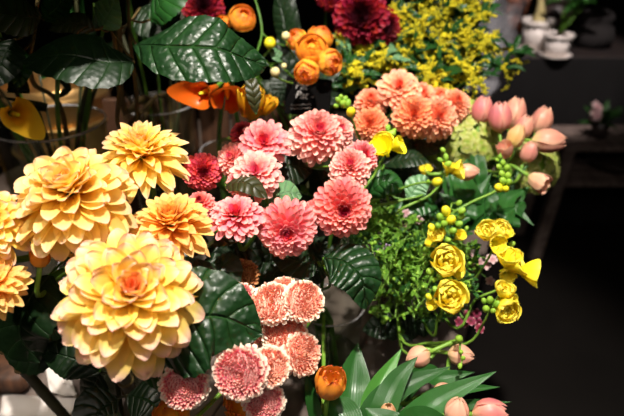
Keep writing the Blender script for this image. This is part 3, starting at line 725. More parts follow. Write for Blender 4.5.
def freesia(label, spine, blooms, buds, vase='freesia', thick=.0016, stem='stemlight', leaves=()):
    """spine: pixels from the tip down; blooms: px py d size ax ay az kind; buds: px py d r colour"""
    x, y, r, zt, zb = VS[vase]
    pts = PX(*spine)
    a = U(0, 6.28)
    path = spline(pts + [V((x + r * .5 * math.cos(a), y + r * .5 * math.sin(a), zt)), V((x - r * .4 * math.cos(a), y - r * .4 * math.sin(a), zb))], 30)
    o = thing('freesia', label, 'flower', path[-1], G)
    mb = MB(); n = len(path); mb.tube(path, [thick * lerp(.6, 1.3, min(1, i / n * 2)) for i in range(n)], 7); mb.obj('stem', M[stem], o)
    def stalk(p, nm, par):
        q = min(path, key=lambda z: (z - p).length)
        m = MB(); m.tube(spline([p, p.lerp(q, .5) - V((0, 0, .003)), q], 5), thick * .6, 5); m.obj(nm, M['stemlight'], par)
    for px, py, d, sz, ax, ay, az, k in blooms:
        nrm = face(ax, ay, az); L = sz * d / 600; c = P(px, py, d) - nrm * L * .6
        b = inst('bloom', FM[k], o, c, nrm, U(0, 6), L * 1.0)
        stalk(c, 'bloom_stalk', b)
    for px, py, d, rr, mt in buds:
        p = P(px, py, d); q = min(path, key=lambda z: (z - p).length); ax = (p - q)
        ax = ax.normalized() if ax.length > .002 else (path[0] - path[3]).normalized()
        ax = (ax + (path[0] - path[2]).normalized() * .6 + V((0, 0, .3))).normalized()
        m = MB(); rad = rr * .82 * d / 600; m.ball(p, rad, ax, 1.35, 9, 7); bo = m.obj('bud', M[mt], o)
        if (p - q).length > rad: 
            m = MB(); m.tube([p, q], thick * .6, 5); m.obj('bud_stalk', M['stemlight'], bo)
    for l in leaves: leafpart(o, path, *l)
    return o
gr, ye = 'budgreen', 'budyellow'
freesia('bright lemon freesia in the middle, below the red-centred orange dahlia', [(388, 132, .80), (387, 150, .82), (376, 172, .86), (360, 205, .88)],
        [(383, 147, .78, 27, -.3, .35, .6, 'b'), (397, 146, .79, 20, .8, .3, .4, 'b')], [(391, 134, .80, 5, gr), (388, 128, .81, 3.5, gr), (394, 131, .8, 3, gr)])
freesia('freesia spike with one yellow bud beside the pale pink ball dahlia', [(339, 98, .84), (342, 104, .84), (350, 112, .85), (356, 130, .9)],
        [], [(351, 112, .83, 6, ye), (343, 104, .83, 4.5, gr), (338, 100, .83, 3.5, gr), (341, 97, .83, 3, gr), (345, 99, .84, 3.5, gr), (348, 103, .84, 4, gr), (336, 106, .83, 3, gr)])
freesia('yellow freesia pointing at the peach tulip bud', [(444, 148, .86), (446, 160, .86), (445, 175, .87), (430, 195, .88), (395, 215, .89)],
        [(457, 170, .86, 20, 1, .1, .5, 's'), (449, 168, .86, 15, .1, .8, .5, 's')], [(446, 157, .86, 3.5, gr), (443, 150, .86, 3, gr), (448, 164, .86, 4, gr), (440, 160, .86, 3, gr)])
freesia('long arching freesia stem ending in a single green-yellow bud', [(444, 181, .84), (436, 182, .84), (415, 184, .85), (385, 196, .87), (355, 216, .9)],
        [], [(437, 182, .83, 6, ye), (428, 182, .84, 3, gr)])
freesia('curving freesia stem with small yellow bloom behind the long arching one', [(424, 166, .94), (428, 180, .93), (424, 194, .9), (395, 202, .9), (350, 216, .92)],
        [(426, 171, .94, 14, -.1, .6, .5, 's')], [(428, 183, .92, 3, gr)])
freesia('freesia spike of green buds rising in front of the apricot tulips', [(500, 153, .86), (505, 168, .86), (506, 182, .86), (494, 192, .87), (470, 203, .88), (440, 222, .9)],
        [], [(500, 157, .85, 3, gr), (503, 163, .85, 3.5, gr), (499, 167, .85, 3.5, gr), (507, 168, .85, 4, gr), (502, 174, .85, 4, gr), (508, 176, .85, 4.2, gr), (503, 181, .85, 4.5, gr), (509, 182, .85, 4, gr), (499, 188, .85, 5.5, ye), (506, 189, .85, 4, ye), (497, 160, .85, 2.5, gr)])
freesia('freesia with round yellow buds clustered around its stem left of centre', [(452, 203, .80), (449, 214, .80), (443, 228, .81), (432, 245, .83), (415, 262, .86)],
        [(437, 236, .80, 17, -.3, .5, .8, 'd'), (459, 236, .8, 14, .3, .4, .6, 's')],
        [(446, 211, .79, 6, ye), (451, 220, .79, 6, ye), (440, 217, .79, 4.5, gr), (459, 203, .79, 3.5, gr), (462, 211, .79, 4, gr), (459, 224, .79, 4, gr), (444, 224, .79, 4.5, gr), (438, 226, .79, 4, gr), (453, 231, .79, 4.5, gr), (461, 217, .8, 4, gr), (432, 228, .8, 5, ye), (448, 240, .8, 4, gr)])
freesia('ruffled yellow freesia in the green filler, upper one of two stacked blooms', [(452, 258, .77), (447, 272, .78), (436, 290, .80), (425, 310, .84)],
        [(446, 262, .76, 32, .0, .3, .9, 'd'), (456, 270, .77, 18, .6, -.1, .7, 's')], [(430, 272, .76, 5, gr), (440, 276, .755, 4.5, gr), (449, 279, .755, 4, gr), (434, 280, .76, 3.5, gr)])
freesia('ruffled yellow freesia in the green filler, lower one of two stacked blooms', [(452, 287, .76), (448, 300, .77), (438, 318, .80), (428, 330, .84)],
        [(449, 297, .75, 33, .1, .25, .9, 'd'), (434, 304, .77, 14, -.7, .0, .5, 's')], [(436, 290, .76, 4.5, gr), (442, 286, .76, 4, gr), (429, 297, .77, 4, ye)])
freesia('double yellow freesia with rounded petals, topmost against the dark floor', [(500, 222, .80), (497, 240, .81), (486, 262, .82), (470, 285, .84), (445, 315, .86)],
        [(488, 233, .79, 22, -.4, .6, .6, 'd'), (500, 232, .79, 22, .4, .6, .6, 'd'), (496, 243, .785, 20, .2, -.2, 1, 's')], [(512, 244, .80, 3.5, gr), (508, 248, .80, 3, gr)])
freesia('yellow freesia with two trumpet blooms pointing right, farthest right of all freesias', [(530, 268, .79), (512, 280, .80), (497, 290, .81), (475, 300, .83), (450, 325, .86)],
        [(508, 259, .78, 27, .0, .7, .5, 's'), (515, 265, .78, 26, .7, .45, .5, 's'), (530, 272, .78, 30, 1, -.15, .35, 's'), (507, 274, .79, 18, -.1, -.5, .7, 's')], [])
freesia('yellow freesia with green buds at its left, lowest bloom against the dark floor', [(500, 293, .77), (492, 305, .77), (484, 322, .79), (468, 343, .81), (430, 346, .84), (400, 345, .88)],
        [(504, 292, .76, 20, .1, .8, .5, 'd'), (505, 308, .755, 26, .2, -.4, .9, 'd'), (511, 303, .76, 18, .7, .1, .6, 's')],
        [(490, 300, .75, 4.5, gr), (497, 304, .75, 4.5, gr), (486, 309, .75, 4.5, gr), (493, 311, .75, 3.5, gr), (484, 301, .76, 3.5, gr)])
freesia('thin freesia stem with tiny buds lying across the lower pale tulips', [(462, 362, .74), (460, 350, .75), (457, 341, .76), (430, 343, .80), (400, 335, .86)],
        [], [(459, 339, .75, 5, gr), (461, 352, .74, 3, gr), (463, 358, .74, 3, gr), (460, 366, .74, 3, gr)])
freesia('small yellow freesia bloom low between the ruffled freesias and the filler', [(438, 248, .84), (434, 262, .84), (425, 285, .86)], [(432, 243, .83, 14, -.4, .5, .6, 's')], [(426, 250, .83, 3.5, gr)])

# ================================================================ green filler sprigs
G = 'bushy green filler sprigs'
random.seed(5)
x, y, r, zt, zb = VS['freesia']
tips = [(352, 252, .86), (366, 232, .88), (382, 246, .85), (372, 268, .84), (395, 262, .83), (388, 285, .82), (410, 252, .84), (404, 276, .82), (418, 288, .81), (402, 300, .83), (424, 264, .83), (376, 300, .85),
        (462, 244, .83), (470, 258, .83), (472, 276, .83), (478, 270, .84), (420, 305, .82), (395, 318, .85), (440, 322, .82), (360, 214, .90), (404, 232, .88), (464, 290, .82), (415, 320, .84), (360, 282, .88),
        (425, 238, .86), (388, 228, .90), (378, 318, .9), (455, 310, .86)]
for i, tp in enumerate(tips):
    tip = P(*tp); a = U(0, 6.28)
    rim = V((x + r * .6 * math.cos(a), y + r * .6 * math.sin(a), zt)); bot = V((x - r * .5 * math.cos(a), y - r * .5 * math.sin(a), zb))
    path = spline([tip, tip.lerp(rim, .55) + V((0, 0, .03)), rim, bot], 20)
    o = thing('filler_sprig', 'bushy green filler sprig with tiny leaves and seed buds among the yellow freesias', 'greenery', bot, G)
    mb = MB(); mb.tube(path, .0013, 5)
    lv = MB(); bd = MB()
    for j in range(10):
        q = path[j]
        for b in range(3):
            dr = V((U(-1, 1), U(-1, 1), U(-.1, 1.1))).normalized(); ln = U(.012, .03); e = q + dr * ln
            mb.tube([q, e], .0007, 4)
            for m_ in range(5):
                dd = (dr + V((U(-1, 1), U(-1, 1), U(-.6, 1))) * .9).normalized(); s0 = q.lerp(e, U(.4, 1)); l2 = U(.007, .015)
                blade(lv, [s0, s0 + dd * l2 * .6, s0 + dd * l2 - V((0, 0, .001))], l2 * U(.35, .5), (V((U(-.5, .5), U(-.5, .2), 1))).normalized(), nu=4, nv=2, tm=.5, p=.8, w0=.15)
            if R() < .7: bd.ball(e, U(.0018, .0034), dr, 1.2, 6, 4)
    mb.obj('stem', M['stemlight'], o); l = lv.obj('leaves', M['leaffill'] if i % 3 else M['leaffilldark'], o); b = bd.obj('seed_buds', M['budgreen'], o)
    l['kind'] = 'stuff'; b['kind'] = 'stuff'

# wax flowers with tiny pale lavender and cream blossoms inside the filler
for i, (px, py, d, lab, mt) in enumerate(((378, 242, .90, 'sprig of tiny lavender blossoms at the left behind the green filler', 'lav'), (405, 222, .92, 'sprig of tiny mauve and cream blossoms at the top of the green filler', 'purplepetal'), (482, 268, .88, 'sprig of faded cream blossoms between the freesias at the table edge', 'purplepetal'), (463, 318, .84, 'wine-red and white small blossoms above the lower pale tulips', 'wine'))):
    tip = P(px, py, d); path = spline([tip, tip.lerp(v3('freesia'), .5) + V((0, 0, .02)), v3('freesia') + V((.01 * i - .02, .01, 0)), V((x + .01 * i - .015, y, zb))], 16)
    o = thing('blossom_sprig', lab, 'flower', path[-1], 'small blossom sprigs')
    mb = MB(); mb.tube(path, .0012, 5); mb.obj('stem', M['stem'], o)
    pm = MB(); st = MB()
    for j in range(9):
        c = tip + RT * U(-.022, .022) + UP * U(-.02, .02) + FW * U(-.01, .01); n = face(U(-.6, .6), U(-.2, .8)); xx = n.orthogonal().normalized(); yy = n.cross(xx)
        st.tube([c, path[3]], .0006, 4)
        for k in range(5):
            a = k * 2 * PI / 5; dd = xx * math.cos(a) + yy * math.sin(a)
            blade(pm, [c, c + dd * .004 + n * .001, c + dd * .0075], .006, n, nu=4, nv=2, tm=.6, p=.5, w0=.3)
    pm.obj('petals', M[mt], o); st.obj('stalks', M['stem'], o)

# ================================================================ goldenrod
G = 'goldenrod plumes'
random.seed(9)
gx, gy, grr, gzt, gzb = VS['gold']
plumes = [((343, 46, 1.12), (350, 36, 1.12), 10, 1), ((352, 82, 1.04), (366, 66, 1.05), 15, 1), ((382, 60, 1.08), (398, 72, 1.10), 14, 1), ((392, 30, 1.15), (405, 12, 1.16), 15, 1),
          ((413, 42, 1.12), (430, 20, 1.14), 17, 1), ((424, 76, 1.04), (440, 90, 1.03), 15, 1), ((436, 52, 1.12), (452, 34, 1.13), 17, 1), ((446, 14, 1.18), (466, 8, 1.2), 17, 1), ((474, 26, 1.17), (488, 10, 1.18), 14, 1),
          ((458, 70, 1.08), (476, 84, 1.06), 19, 1), ((478, 54, 1.1), (486, 44, 1.1), 14, 1), ((462, 50, 1.12), (470, 44, 1.13), 17, 1), ((404, 62, 1.12), (420, 58, 1.14), 15, 1), ((498, 66, 1.18), (510, 84, 1.2), 8, 0), ((502, 50, 1.2), (522, 68, 1.22), 8, 0),
          ((430, 5, 1.2), (418, -4, 1.2), 14, 1), ((368, 56, 1.12), (360, 50, 1.13), 10, 1)]
locs = ['isolated plume right of the dark bowl-shaped shadow under the ranunculus', '', '', '']
for i, (a_, b_, w, dense) in enumerate(plumes):
    tip = P(*b_); mid = P(*a_); an = U(0, 6.28)
    rim = V((gx + grr * .6 * math.cos(an), gy + grr * .6 * math.sin(an), gzt)); bot = V((gx - grr * .5 * math.cos(an), gy - grr * .5 * math.sin(an), gzb))
    path = spline([tip, mid, mid.lerp(rim, .5), rim, bot], 24)
    lab = 'yellow goldenrod plume of tiny florets in the mass behind the peach dahlias' if dense else 'thin dark-stemmed goldenrod plume trailing at the right of the yellow mass'
    if i == 1: lab = 'yellow goldenrod plume nearest the topmost peach dahlia, at its left'
    if i == 0: lab = 'small yellow goldenrod plume between the orange blooms and the dark red dahlia'
    if i == 5: lab = 'bright goldenrod plume hanging over the half-hidden peach dahlias'
    o = thing('goldenrod', lab, 'flower', bot, G)
    mb = MB(); mb.tube(path, .0016, 5); fl = MB(); lv = MB(); wr = w * tip.length / 600 * .75
    for j in range(50 if dense else 14):
        q = path[0].lerp(path[5], R() ** .8) if R() < .3 else path[int(U(0, 9))]
        dr = (RT * U(-1, 1) + UP * U(-.7, 1) - FW * U(-.5, .9)).normalized(); ln = wr * U(.35, 1.1)
        e = q + dr * ln; c = q + dr * ln * .5 + V((0, 0, ln * .25)); br = spline([q, c, e], 5); mb.tube(br, .0006, 4)
        for k in range(20 if dense else 9):
            p = br[min(5, 1 + int(R() * 5))] + V((U(-1, 1), U(-1, 1), U(-.3, 1))) * .0042
            fl.ball(p, U(.0012, .0024), None, 1, 5, 3)
    for j in range(11):
        q = path[2 + j // 2]; dr = (RT * U(-1, 1) + UP * U(-.4, .8) - FW * U(-.3, .6)).normalized(); L = U(.03, .055)
        blade(lv, [q, q + dr * L * .5 + V((0, 0, .006)), q + dr * L], U(.008, .016), face(U(-.3, .3), .5), nu=7, nv=4, tm=.4, p=.9)
    mb.obj('stem', M['stem'], o); f = fl.obj('florets', M['golden'], o); f['kind'] = 'stuff'; lv.obj('leaves', M['leafmid'] if i % 2 else M['leafpale' if i < 4 else 'leafmid'], o)

# ================================================================ green hydrangeas
def hydrangea(label, px, py, d, rpx, n_):
    Rr = rpx * d / 600; c = P(px, py, d); path = vasepath(c, V((.1, -.1, 1)).normalized(), VS['tulip'])
    o = thing('hydrangea', label, 'flower', path[-1], 'pale green hydrangeas'); pm = MB()
    for i in range(n_):
        z = 1 - 1.5 * (i + .5) / n_; rr = math.sqrt(max(0, 1 - z * z)); a = i * GA + U(-.3, .3); n = V((rr * math.cos(a), rr * math.sin(a), z)); cc = c + n * Rr * U(.9, 1.04)
        xx = n.orthogonal().normalized(); yy = n.cross(xx); sp_ = U(0, 3); s_ = Rr * U(.15, .2)
        for k in range(4):
            an = sp_ + k * PI / 2; dd = xx * math.cos(an) + yy * math.sin(an)
            blade(pm, [cc, cc + dd * s_ * .5 + n * s_ * .1, cc + dd * s_], s_ * .95, n, nu=4, nv=4, tm=.6, p=.45, w0=.3, fold=.1)
    pm.obj('petals', M['hydr'], o); core_ = MB(); core_.ball(c, Rr * .85, n=16, m=10); core_.obj('stalk_cluster', M['leaffill'], o)
    mb = MB(); mb.tube(path, .003, 7); mb.obj('stem', M['stem'], o)
hydrangea('pale green hydrangea head behind the leftmost upper tulips', 460, 141, 1.04, 40, 330)
hydrangea('pale green hydrangea head under the sideways tulip at the right', 527, 168, 1.06, 30, 260)

# ================================================================ leafy branches
def branch(label, vase, path_px, leaves, sr=.004, stem='stembrown', name='leafy_branch', group='leafy branches', extra=None):
    x, y, r, zt, zb = VS[vase]; a = U(0, 6.28)
    path = spline(PX(*path_px) + [V((x + .4 * r * math.cos(a), y + .4 * r * math.sin(a), zt)), V((x - .4 * r * math.cos(a), y - .4 * r * math.sin(a), zb))], 26)
    o = thing(name, label, 'branch', path[-1], group); mb = MB(); mb.tube(path, [sr * lerp(.6, 1.2, i / 26) for i in range(27)], 8); mb.obj('stem', M[stem], o)
    for pts, W, hint, mat in leaves:
        p = PX(*pts); l = MB(); blade(l, p, W, V(hint).normalized(), **SER); lo = l.obj('leaf', M[mat], o)
        q = min(path, key=lambda z: (z - p[0]).length); s_ = MB(); s_.tube(spline([q, q.lerp(p[0], .5) - V((0, 0, .004)), p[0]], 6), .0018, 6); s_.obj('leaf_stalk', M[stem], lo)
    return o
branch('branch carrying the large crinkled glossy dark green leaf at the top', 'tall', [(128, -10, .86), (130, 40, .88), (136, 90, .92), (140, 140, 1.0)],
       [([(136, 44, .74), (168, 46, .70), (215, 48, .69), (243, 58, .71), (268, 66, .73)], .086, face(-.05, .35), 'leafbig'),
        ([(150, 20, .90), (165, 0, .88), (190, -20, .88)], .07, face(0, .5), 'leafmid')])
branch('branch with broad shaded dark leaf hanging at the upper left', 'tall', [(96, -20, .80), (112, 30, .82), (120, 80, .9), (122, 130, 1.0)],
       [([(134, 62, .76), (105, 62, .74), (65, 55, .73), (22, 62, .75)], .085, face(-.05, .55), 'leafdark'),
        ([(95, 30, .78), (72, 22, .77), (48, 30, .77)], .035, face(-.3, .4), 'leafbrown'),
        ([(100, 28, .80), (108, 14, .79), (118, -2, .78)], .045, face(.4, .5), 'leafpale')])
branch('branch with olive-brown leaf in the top left corner', 'left', [(40, -30, .84), (36, 20, .86), (32, 80, .92)],
       [([(40, 18, .74), (18, 16, .73), (-20, 10, .73)], .055, face(0, .3), 'leafbrown'),
        ([(44, 20, .78), (58, 6, .78), (72, -10, .77)], .05, face(.2, .5), 'leafmid'),
        ([(22, 75, .84), (18, 92, .83), (14, 60, .82)], .03, face(0, .3), 'leafdark'),
        ([(24, 50, .82), (20, 68, .80), (17, 88, .80)], .032, face(.3, .5), 'leafmid'),
        ([(14, 40, .78), (2, 60, .77), (-10, 90, .77)], .06, face(-.1, .3), 'leafdark')])
# foliage of the same plants, added unseen above the view to shade leaves below
branch('tall branch whose unseen upper leaves are added above the top left for shade', 'tall', [(90, -120, .80), (105, -60, .82), (118, 20, .88), (124, 110, 1.0)],
       [([(95, -60, .70), (60, -45, .66), (20, -40, .64)], .10, V((0, -.2, 1)), 'leafmid'), ([(100, -70, .72), (125, -60, .68), (160, -62, .66)], .06, V((0, -.2, 1)), 'leafmid'),
        ([(98, -90, .74), (50, -80, .72), (0, -80, .72)], .10, V((0, -.2, 1)), 'leafmid'), ([(140, 8, .95), (155, 14, .94), (180, 12, .94)], .08, face(0, .3), 'leafdark')], sr=.006)
def shade_leaf(o, a, b, W):  # leaf added out of view to keep the spots off the upper left
    l = MB(); blade(l, [V(a), V(a).lerp(V(b), .5) + V((0, 0, .015)), V(b)], W, V((0, 0, 1)), **SER); l.obj('leaf', M['leafmid'], o)
ub = bpy.data.objects[[o.name for o in bpy.data.objects if o.get('label', '').startswith('tall branch whose')][0]]
for a_, b_, w_ in (((-.32, .71, 1.50), (-.17, .68, 1.50), .08), ((-.40, .70, 1.48), (-.23, .66, 1.48), .11), ((-.42, .62, 1.46), (-.28, .60, 1.46), .09), ((-.28, .82, 1.50), (-.28, .62, 1.47), .11), ((-.34, .80, 1.52), (-.42, .60, 1.47), .11), ((-.38, .84, 1.50), (-.56, .70, 1.46), .12), ((-.26, .84, 1.52), (-.18, .70, 1.50), .09), ((-.40, .90, 1.50), (-.66, .86, 1.46), .13), ((-.2, 1.0, 1.5), (-.32, .86, 1.5), .12), ((-.46, .80, 1.49), (-.60, .58, 1.46), .11)):
    shade_leaf(ub, a_, b_, w_)
branch('branch with a single upright olive leaf between the orange blooms at the top', 'ranun', [(252, -12, 1.06), (262, 30, 1.05), (258, 80, 1.05)],
       [([(285, 46, 1.08), (284, 20, 1.08), (276, -8, 1.08)], .05, face(-.8, .1), 'leafdark'), ([(256, 114, .83), (253, 90, .82), (247, 66, .83)], .020, face(.2, .1), 'leafbrown'), ([(282, 62, 1.0), (276, 54, 1.0), (270, 46, 1.0)], .02, face(.2, .4), 'leafpale')], stem='stem', sr=.0026)
branch('glossy dark leaf spray right of the zinnias, over the glass jar', 'jar', [(322, 262, .74), (330, 285, .76)],
       [([(324, 258, .72), (345, 262, .70), (362, 280, .69), (366, 310, .70)], .062, face(.25, .35), 'leafbig'), ([(318, 262, .76), (300, 262, .76), (270, 250, .78)], .05, face(0, .9), 'leafdark')], sr=.002, stem='stem')
branch('dark green leaves in the gap right of the big coral-pink dahlia', 'pink', [(380, 172, .90), (372, 200, .92)],
       [([(368, 196, .88), (385, 182, .86), (404, 190, .86)], .045, face(.0, .5), 'leafmid'), ([(384, 165, .92), (410, 158, .9), (430, 162, .9)], .035, face(.1, .8), 'leafdark'), ([(408, 200, .9), (418, 185, .9), (430, 178, .9)], .035, face(0, .4), 'leafpale'), ([(390, 215, .92), (420, 205, .92), (440, 214, .92)], .04, face(0, .5), 'leafmid'), ([(380, 150, .98), (400, 140, .98), (425, 150, .98)], .05, face(0, .6), 'leafdark')], sr=.002, stem='stem')
branch('small grey-green leaves of a branch left of the goldenrod', 'red', [(350, 60, 1.1), (345, 90, 1.1)],
       [([(350, 50, 1.1), (345, 42, 1.1), (336, 40, 1.1)], .03, face(0, .5), 'leafpale'), ([(348, 70, 1.1), (358, 60, 1.1), (366, 56, 1.1)], .03, face(0, .5), 'leafmid'), ([(345, 88, 1.1), (332, 76, 1.1), (330, 66, 1.1)], .03, face(0, .5), 'leafmid'), ([(346, 92, 1.08), (354, 80, 1.08), (352, 70, 1.08)], .028, face(.2, .5), 'leafpale'), ([(380, 62, 1.14), (386, 48, 1.14), (384, 40, 1.14)], .04, face(.2, .5), 'leafmid')], sr=.002, stem='stem')
branch('dark leaves hanging between the yellow dahlias and the zinnias', 'pink', [(236, 250, .82), (240, 280, .84)],
       [([(232, 262, .80), (215, 270, .78), (205, 262, .78)], .05, face(0, .5), 'leafdark'), ([(240, 262, .84), (262, 270, .82), (285, 262, .82)], .05, face(0, .8), 'leafdark'), ([(245, 285, .8), (262, 275, .78), (290, 275, .78)], .04, face(0, .9), 'leafdark')], sr=.002, stem='stemdark')
branch('low dark leaves under the lowest yellow dahlia at the bottom edge', 'dahlia', [(110, 395, .76), (122, 412, .8)],
       [([(118, 400, .74), (98, 412, .72), (100, 430, .72)], .06, face(.3, .4), 'leafdark'), ([(128, 395, .74), (150, 402, .72), (165, 425, .72)], .06, face(.3, .4), 'leafdark'), ([(62, 340, .78), (30, 345, .76), (0, 342, .76)], .075, face(0, .1), 'leafdark'), ([(100, 372, .80), (92, 392, .80), (88, 416, .80)], .06, face(-.6, .1), 'leafdark')], sr=.004, stem='stemdark')
def onT(px, py):
    v = (py - 208) / 600; d = (1.5 - Tz) / (math.sin(PITCH) + v * math.cos(PITCH)); return P(px, py, d)
random.seed(33)
for lab, vs_, root, lv in (
    ('dark leaves in the gap between the pink dahlias and the glass jar', 'pink', (300, 275, .84), [(275, 262), (300, 258), (322, 270), (252, 258), (330, 245)]),
    ('dark leaves under the pale pink dahlias in the middle', 'pink', (305, 190, .90), [(300, 172), (318, 190), (288, 188), (325, 180), (305, 205)]),
    ('dark leaves below the peach dahlias', 'peach', (405, 190, 1.02), [(392, 150), (410, 158), (425, 170), (398, 176), (378, 175), (420, 150)]),
    ('dark leaves at the foot of the green filler', 'freesia', (400, 330, .92), [(372, 330), (395, 338), (415, 332), (430, 325), (385, 322)]),
    ('black-green leaves at the left edge under the cut-off dahlias', 'dahlia', (40, 325, .82), [(10, 325), (22, 345), (45, 335), (62, 318), (5, 305)]),
    ('dark leaves between the golden dahlia and the zinnias', 'dahlia', (215, 262, .84), [(225, 250), (245, 262), (208, 256), (228, 275), (262, 250)]),
    ('dark leaves behind the orange ranunculus stems', 'ranun', (290, 110, 1.12), [(262, 90), (280, 78), (342, 98), (335, 70), (290, 20), (330, 118)]),
    ('black-green leaves above the goldenrod at the top', 'gold', (405, 30, 1.34), [(398, 5), (420, 40), (385, 45), (440, 60), (470, 30), (450, 0)])):
    d_ = root[2]; q = root
    branch(lab, vs_, [(q[0], q[1] - 4, d_), (q[0] + 2, q[1] + 14, d_)],
           [([(lerp(q[0], a, .3), lerp(q[1], b, .3), d_ - .01), (lerp(q[0], a, .7), lerp(q[1], b, .7) - 4, d_ - .02), (a + (a - q[0]) * .35, b + (b - q[1]) * .35, d_ - .01)], U(.035, .05), face(U(-.4, .4), U(.2, .8)), 'leafdark') for a, b in lv], sr=.002, stem='stem')
# thick bare stems reaching down to the lower left
for i, (a, lab) in enumerate((([(-14, 322, .78), (26, 372, .86)], 'thick dark stem slanting down across the bottom left corner'), ([(118, 366, .74), (130, 394, .86)], 'knotted brown-green stem under the lowest yellow dahlia'))):
    path = spline(PX(*a[:2]) + [onT(*((72, 428), (126, 436))[i]) + V((0, 0, .010))], 20)
    o = thing('cut_stem', lab, 'stem', path[-1], 'bare stems'); mb = MB(); mb.tube(path, [.009, .0085] + [.008 * U(.9, 1.1) for _ in range(19)], 10); s_ = mb.obj('stem', M['stemdark'], o)
    for k in (5, 9):
        m = MB(); m.ball(path[k], .0115, path[k] - path[k + 1], .5, 12, 6); m.obj('stem_node', M['stembrown'], o)
# calla and filler stems standing in the tall vases at the left
random.seed(21)
for i in range(26):
    v = 'left' if i < 16 else 'tall'; x, y, r, zt, zb = VS[v]; a = U(0, 6.28); b = a + PI + U(-.6, .6)
    lean = V((math.cos(a), math.sin(a), 0))
    bot = V((x - lean.x * r * .7, y - lean.y * r * .7, zb)); rim = V((x + lean.x * r * .75, y + lean.y * r * .75, zt)); top = rim + lean * U(.03, .10) + V((0, 0, U(.06, .24)))
    path = spline([top, rim, bot], 14)
    o = thing('green_stalk', 'slender green stalk standing in the wide glass vase at the left' if v == 'left' else 'slender dark stalk in the tall glass vase behind the spiky yellow dahlia', 'stem', bot, 'stalks in the ' + v + ' glass vase')
    mb = MB(); mb.tube(path, U(.0018, .0045), 6); mb.obj('stem', M['stemdark' if i % 3 else 'stem'], o)
    mb = MB(); blade(mb, [path[4], path[2] + V((U(-.02, .02), U(-.02, .02), 0)), path[0] + V((U(-.04, .04), U(-.04, .04), U(-.02, .05)))], .012, face(U(-.5, .5), .1), nu=10, nv=4); mb.obj('leaf', M['leafdark' if i % 2 else 'leafmid'], o)

# ================================================================ vases
def vase(key, label, name='glass_vase', flare=1.08, wl=.5, mat='glass'):
    x, y, r, zt, zb = VS[key]; z0 = Tz + .0005; h = zt - z0; r += .004
    o = thing(name, label, 'vase', (x, y, z0), 'glass flower vases'); mb = MB(); w = .0028
    prof_ = [(.001, 0), (r * .86, 0), (r * .92, .004), (r * .95, h * .3), (r, h * .8), (r * flare, h), (r * flare - w * .5, h + .0015), (r * flare - w, h), (r - w, h * .8), (r * .95 - w, h * .3), (r * .9 - w, .009), (.001, .009)]
    mb.lathe(prof_, 40, V((x, y, z0))); mb.obj('vase_body', M[mat], o)
    rm = MB(); rr_ = r * flare - w * .5; rm.tube([V((x + rr_ * math.cos(t * PI / 20), y + rr_ * math.sin(t * PI / 20), zt + .0015)) for t in range(41)], .0024 if key == 'left' else .0016, 8, caps=False); rm.obj('rim', M['rimglint'], o)
    if wl:
        wm = MB(); wr = r * .95 - w - .0008
        wm.lathe([(.001, .0095), (wr * .95, .0095), (wr, h * .3), (wr + .001, h * wl), (.001, h * wl)], 40, V((x, y, z0))); wm.obj('water', M['water'], o)
for k, l in (('jar', 'glass jar half full of water beside the zinnias'), ('dahlia', 'glass vase under the yellow dahlias, hidden in their leaves'), ('pink', 'glass vase under the pink dahlias'),
             ('freesia', 'glass vase under the yellow freesias and green filler'), ('tulip', 'glass vase holding the apricot tulips'), ('low', 'small glass vase under the lower pale tulips'),
             ('peach', 'glass vase holding the peach dahlias'), ('gold', 'wide glass vase holding the goldenrod'), ('ranun', 'slim glass vase holding the orange ranunculus'), ('red', 'glass vase holding the dark red dahlias'),
             ('calla', 'glass vase holding the orange calla lilies'), ('left', 'wide clear glass vase with thick rim at the left, full of stalks'), ('tall', 'tall clear glass vase behind the spiky yellow dahlia')):
    vase(k, l, 'glass_jar' if k == 'jar' else 'glass_vase', wl=.5)

# ================================================================ slate sign
c = P(308, 97, .99); n = face(-.3, -.25)
o = thing('slate_sign', 'small black slate sign with chalk handwriting under the orange blooms', 'sign', P(306, 128, 1.05))
xx = V((0, 0, 1)).cross(n).normalized(); yy = n.cross(xx); rot = Matrix((xx, yy, n)).transposed()
mb = MB(); mb.box(c, .078, .062, .004, rot, .0012); mb.obj('slate_board', M['slate'], o, smooth=False)
sb = V((c.x, c.y + .02, Tz)); mb = MB(); mb.tube([c - yy * .02 - n * .003, sb], .0022, 6); mb.tube([sb + V((0, 0, .002)), sb], .02, 16); mb.obj('sign_stake', M['stemdark'], o)
for txt, dx, dy, sz in (('Pat', -.012, .012, .017), ('Pat -', -.006, -.003, .017)):
    cu = bpy.data.curves.new('lettering', 'FONT'); cu.body = txt; cu.size = sz; cu.align_x = 'CENTER'; cu.shear = .3; cu.extrude = .0002; cu.materials.append(M['chalk'])
    tt_ = bpy.data.objects.new('text_source', cu); col.objects.link(tt_); me = bpy.data.meshes.new_from_object(tt_); bpy.data.objects.remove(tt_); t = bpy.data.objects.new('lettering', me); col.objects.link(t); t.parent = o
    mt = rot.to_4x4(); mt.translation = c + xx * dx + yy * dy + n * .0024 - V(o['_o']); t.matrix_local = mt
mb = MB()
for yv in (-.016, -.022):
    mb.tube([c + xx * (-.028 + k * .0035) + yy * (yv + .0008 * math.sin(k * 2.3) + k * .0005) + n * .0024 for k in range(11)], .0005, 4)
mb.obj('chalk_lines', M['chalk'], o)

